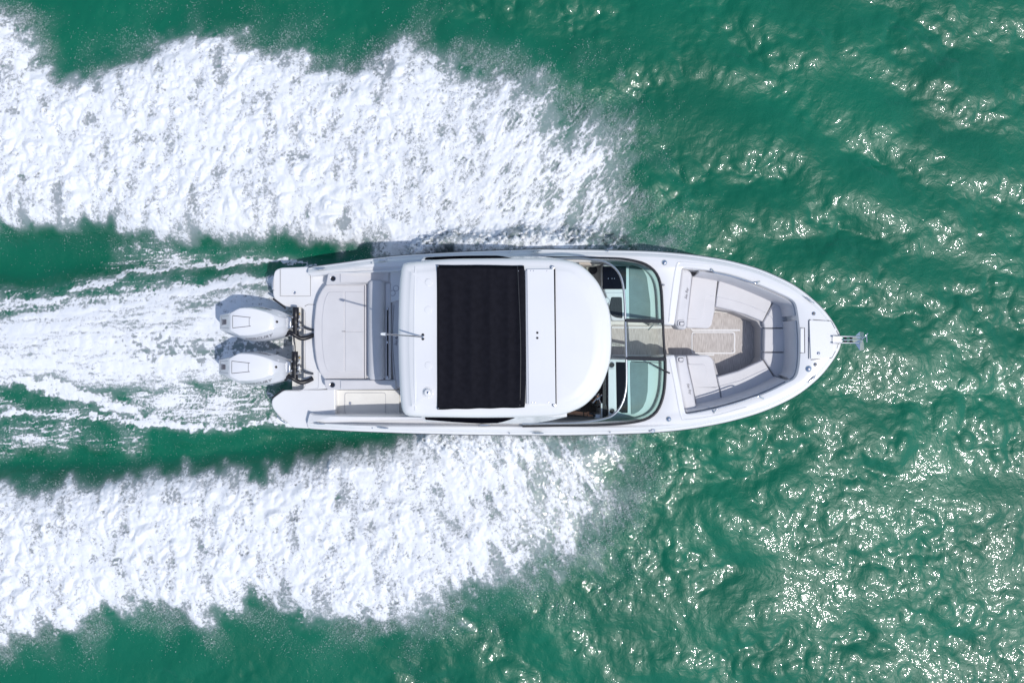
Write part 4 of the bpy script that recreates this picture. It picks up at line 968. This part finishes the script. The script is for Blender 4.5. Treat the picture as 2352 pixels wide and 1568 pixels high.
    tube('rigging_hose', [c + Vector(p) for p in ((.47, -.20, .86), (.52, -.175, .90), (.60, -.21, .90), (.70, -.275, .84), (.80, -.265, .80), (.90, -.215, .74))], .040, BLACK, E, n=30, seg=10)
    lathe('hose_bracket', c + Vector((.455, -.21, .82)), [(.035, 0), (.04, .05), (.03, .07)], BLACK, E, 12)
    for j in range(4):
        tube('hydraulic_line', [c + Vector(p) for p in ((.66, -.13+.012*j, .93), (.74, -.10+.012*j, .90+.01*j), (.82, -.13+.01*j, .80), (.90, -.15+.01*j, .70))], .006, BLACK if j % 2 else ALU, E, n=14, seg=6)
    tube('clamp_loop', [c + Vector(p) for p in ((.665, -.02, .92), (.70, .0, .95), (.69, -.05, .95), (.665, -.07, .92))], .006, CHROME, E, n=12, seg=6)
    return E
e1 = engine(Vector((P(581, 739, 1.25).x, P(581, 739, 1.25).y, 0)))
def copy_tree(o, parent, origin_shift):
    c = o.copy(); COL.objects.link(c); c.parent = parent
    for ch in o.children: copy_tree(ch, c, origin_shift)
    return c
e2 = copy_tree(e1, boat, None)
d2 = P(579, 843, 1.25) - P(581, 739, 1.25)
e2.location = e1.location + Vector((d2.x, d2.y, 0))

# ---- anchor on the bow roller
zA = zb - .02
anchor = empty('anchor', P(1975, 780, zA))
anchor['label'] = 'stainless steel plough anchor hanging from the bow roller'; anchor['category'] = 'anchor'
tube('shank', [P(1936, 780.5, zb+.06), P(1960, 780, zb+.06), P(1976, 779.6, zb+.04), P(1984, 779.5, zb-.05)], .014, CHROME, anchor, n=14, seg=8, flat=1.6)
tipp = P(1950, 787, zA-.20)
for sgn, wtip in ((1, (1974.5, 761.5)), (-1, (1975, 805))):
    a_, b_, c_, d_ = P(1948, 779.7, zA-.16), P(1976, 779.7, zA-.10), P(wtip[0], wtip[1], zA-.20), P(1962, 779.7 - sgn*6, zA-.17)
    V = [a_, d_, c_, b_]; V += [v + Vector((0, 0, -.012)) for v in V]
    mk('fluke', V, [(0, 1, 2, 3), (7, 6, 5, 4), (0, 4, 5, 1), (1, 5, 6, 2), (2, 6, 7, 3), (3, 7, 4, 0)], CHROME, anchor, smooth=False)
    e_ = P(wtip[0]+10, wtip[1]+sgn*1.5, zA-.26); g_ = P(1983, 779.7-sgn*3, zA-.16)
    V = [b_, c_, e_, g_]; V += [v + Vector((0, 0, -.012)) for v in V]
    mk('fluke_heel', V, [(0, 1, 2, 3), (7, 6, 5, 4), (0, 4, 5, 1), (1, 5, 6, 2), (2, 6, 7, 3), (3, 7, 4, 0)], CHROME, anchor, smooth=False)
tube('roll_bar', [P(1967, 772, zA-.06), P(1975, 772.5, zA+.02), P(1979, 779.5, zA+.05), P(1976, 787, zA+.02), P(1967, 788.5, zA-.06)], .009, CHROME, anchor, n=20)
tube('trip_bar', [P(1979, 779, zA), P(1987, 772, zA+.02), P(1993, 765.5, zA+.02)], .010, CHROME, anchor, n=8)
tube('trip_bar', [P(1990, 769, zA+.02), P(1991, 786, zA+.02)], .009, CHROME, anchor, n=6)

# ---- the person at the helm: only a forearm and hand reach out from under the roof
def skin_obj(name, pts, edges, rad, m, parent=None, root=0, sub=2):
    me = bpy.data.meshes.new(name); o_ = Vector(pts[root])
    me.from_pydata([Vector(p)-o_ for p in pts], edges, [])
    me.materials.append(m); o = bpy.data.objects.new(name, me); place(o, parent, o_)
    o.modifiers.new('skin', 'SKIN')
    for v, r in zip(me.skin_vertices[0].data, rad): v.radius = (r, r)
    me.skin_vertices[0].data[root].use_root = True
    s_ = o.modifiers.new('sub', 'SUBSURF'); s_.levels = sub; s_.render_levels = sub
    o.modifiers['skin'].use_smooth_shade = True
    return o
hx, hy = 1298, 905
q = lambda x, y, z: P(x, y, z)
B_ = {'pelvis': q(1290, hy, 1.00), 'waist': q(1289, hy, 1.17), 'chest': q(1290, hy, 1.38), 'neck': q(1291, hy, 1.58), 'jaw': q(1294, hy, 1.66), 'head': q(1294, hy, 1.76), 'crown': q(1293, hy, 1.86),
      'rs': q(1289, hy+25, 1.49), 're': q(1297, 945, 1.25), 'rw': q(1341, 950.5, 1.28), 'rh': q(1350, 951.5, 1.295),
      'ls': q(1289, hy-25, 1.49), 'le': q(1312, hy-29, 1.24), 'lw': q(1343, hy-14, 1.24), 'lh': q(1351, hy-11, 1.25),
      'rhip': q(1292, hy+11, .99), 'rk': q(1344, hy+15, .97), 'ra': q(1352, hy+15, .56), 'rt': q(1378, hy+16, .50),
      'lhip': q(1292, hy-11, .99), 'lk': q(1344, hy-15, .97), 'la': q(1352, hy-15, .56), 'lt': q(1378, hy-16, .50)}
R_B = dict(pelvis=.15, waist=.13, chest=.155, neck=.06, jaw=.075, head=.095, crown=.06, rs=.07, re=.046, rw=.030, rh=.036, ls=.07, le=.046, lw=.030, lh=.036, rhip=.10, rk=.062, ra=.045, rt=.035, lhip=.10, lk=.062, la=.045, lt=.035)
KEY = list(B_)
ED = [('pelvis', 'waist'), ('waist', 'chest'), ('chest', 'neck'), ('neck', 'jaw'), ('jaw', 'head'), ('head', 'crown'), ('chest', 'rs'), ('rs', 're'), ('re', 'rw'), ('rw', 'rh'), ('chest', 'ls'), ('ls', 'le'), ('le', 'lw'), ('lw', 'lh'),
      ('pelvis', 'rhip'), ('rhip', 'rk'), ('rk', 'ra'), ('ra', 'rt'), ('pelvis', 'lhip'), ('lhip', 'lk'), ('lk', 'la'), ('la', 'lt')]
person = skin_obj('person', [B_[k] for k in KEY], [(KEY.index(a), KEY.index(b)) for a, b in ED], [R_B[k] for k in KEY], SKIN)
person['label'] = 'person at the helm with one bare forearm reaching to the throttle'; person['category'] = 'person'
def finger(name, pts, r): skin_obj(name, [q(*p) for p in pts], [(i, i+1) for i in range(len(pts)-1)], r, SKIN, person, 0)
for i, (dy, dl) in enumerate(((-1.6, 0), (.2, 1.2), (1.9, .9), (3.4, -.4))):
    y = 951 + dy
    finger('finger', [(1350, y, 1.30), (1354.5+dl*.5, y+.4, 1.325), (1359+dl, y+.7, 1.31), (1361.5+dl, y+.9, 1.285)], [.012, .0105, .0095, .007])
finger('thumb', [(1346.5, 949, 1.30), (1350, 946.6, 1.315), (1354, 946.2, 1.315)], [.013, .011, .008])
tube('watch_band', [B_['rw'].lerp(B_['rh'], -.1) + Vector((0, .036*math.cos(t), .036*math.sin(t))) for t in np.linspace(0, 2*math.pi, 14, endpoint=False)], .006, BLACK, person, closed=True, seg=6)
shirt = [(('chest', 'rs'), .19), (('waist',), .16)]
skin_obj('shirt', [B_['pelvis'], B_['waist'], B_['chest'], B_['rs'], B_['rs'].lerp(B_['re'], .55), B_['ls'], B_['ls'].lerp(B_['le'], .55)], [(0, 1), (1, 2), (2, 3), (3, 4), (2, 5), (5, 6)], [.165, .15, .175, .085, .066, .085, .066], CLOTH, person)
skin_obj('trousers', [B_[k] for k in ('pelvis', 'rhip', 'rk', 'ra', 'lhip', 'lk', 'la')], [(0, 1), (1, 2), (2, 3), (0, 4), (4, 5), (5, 6)], [.16, .115, .075, .058, .115, .075, .058], CLOTH, person)
hc = B_['head'] + Vector((-.01, 0, .03))
lathe('hair', hc, [(.098, -.03), (.105, .02), (.098, .06), (.07, .095), (.02, .11)], CLOTH, person, 18)
for s_ in (-1, 1):
    lathe('eye', B_['head'] + Vector((.088, s_*.033, -.005)), [(.012, 0), (.012, .006), (.004, .010)], BLACK, person, 10, axis=(1, 0, 0))
    lathe('ear', B_['head'] + Vector((-.005, s_*.092, -.02)), [(.028, 0), (.026, .012), (.010, .016)], SKIN, person, 10, axis=(0, s_, 0))
mk('nose', [B_['head'] + Vector(v) for v in ((.088, 0, 0), (.118, 0, -.035), (.088, .016, -.04), (.088, -.016, -.04))], [(0, 1, 2), (0, 3, 1), (1, 3, 2), (0, 2, 3)], SKIN, person)
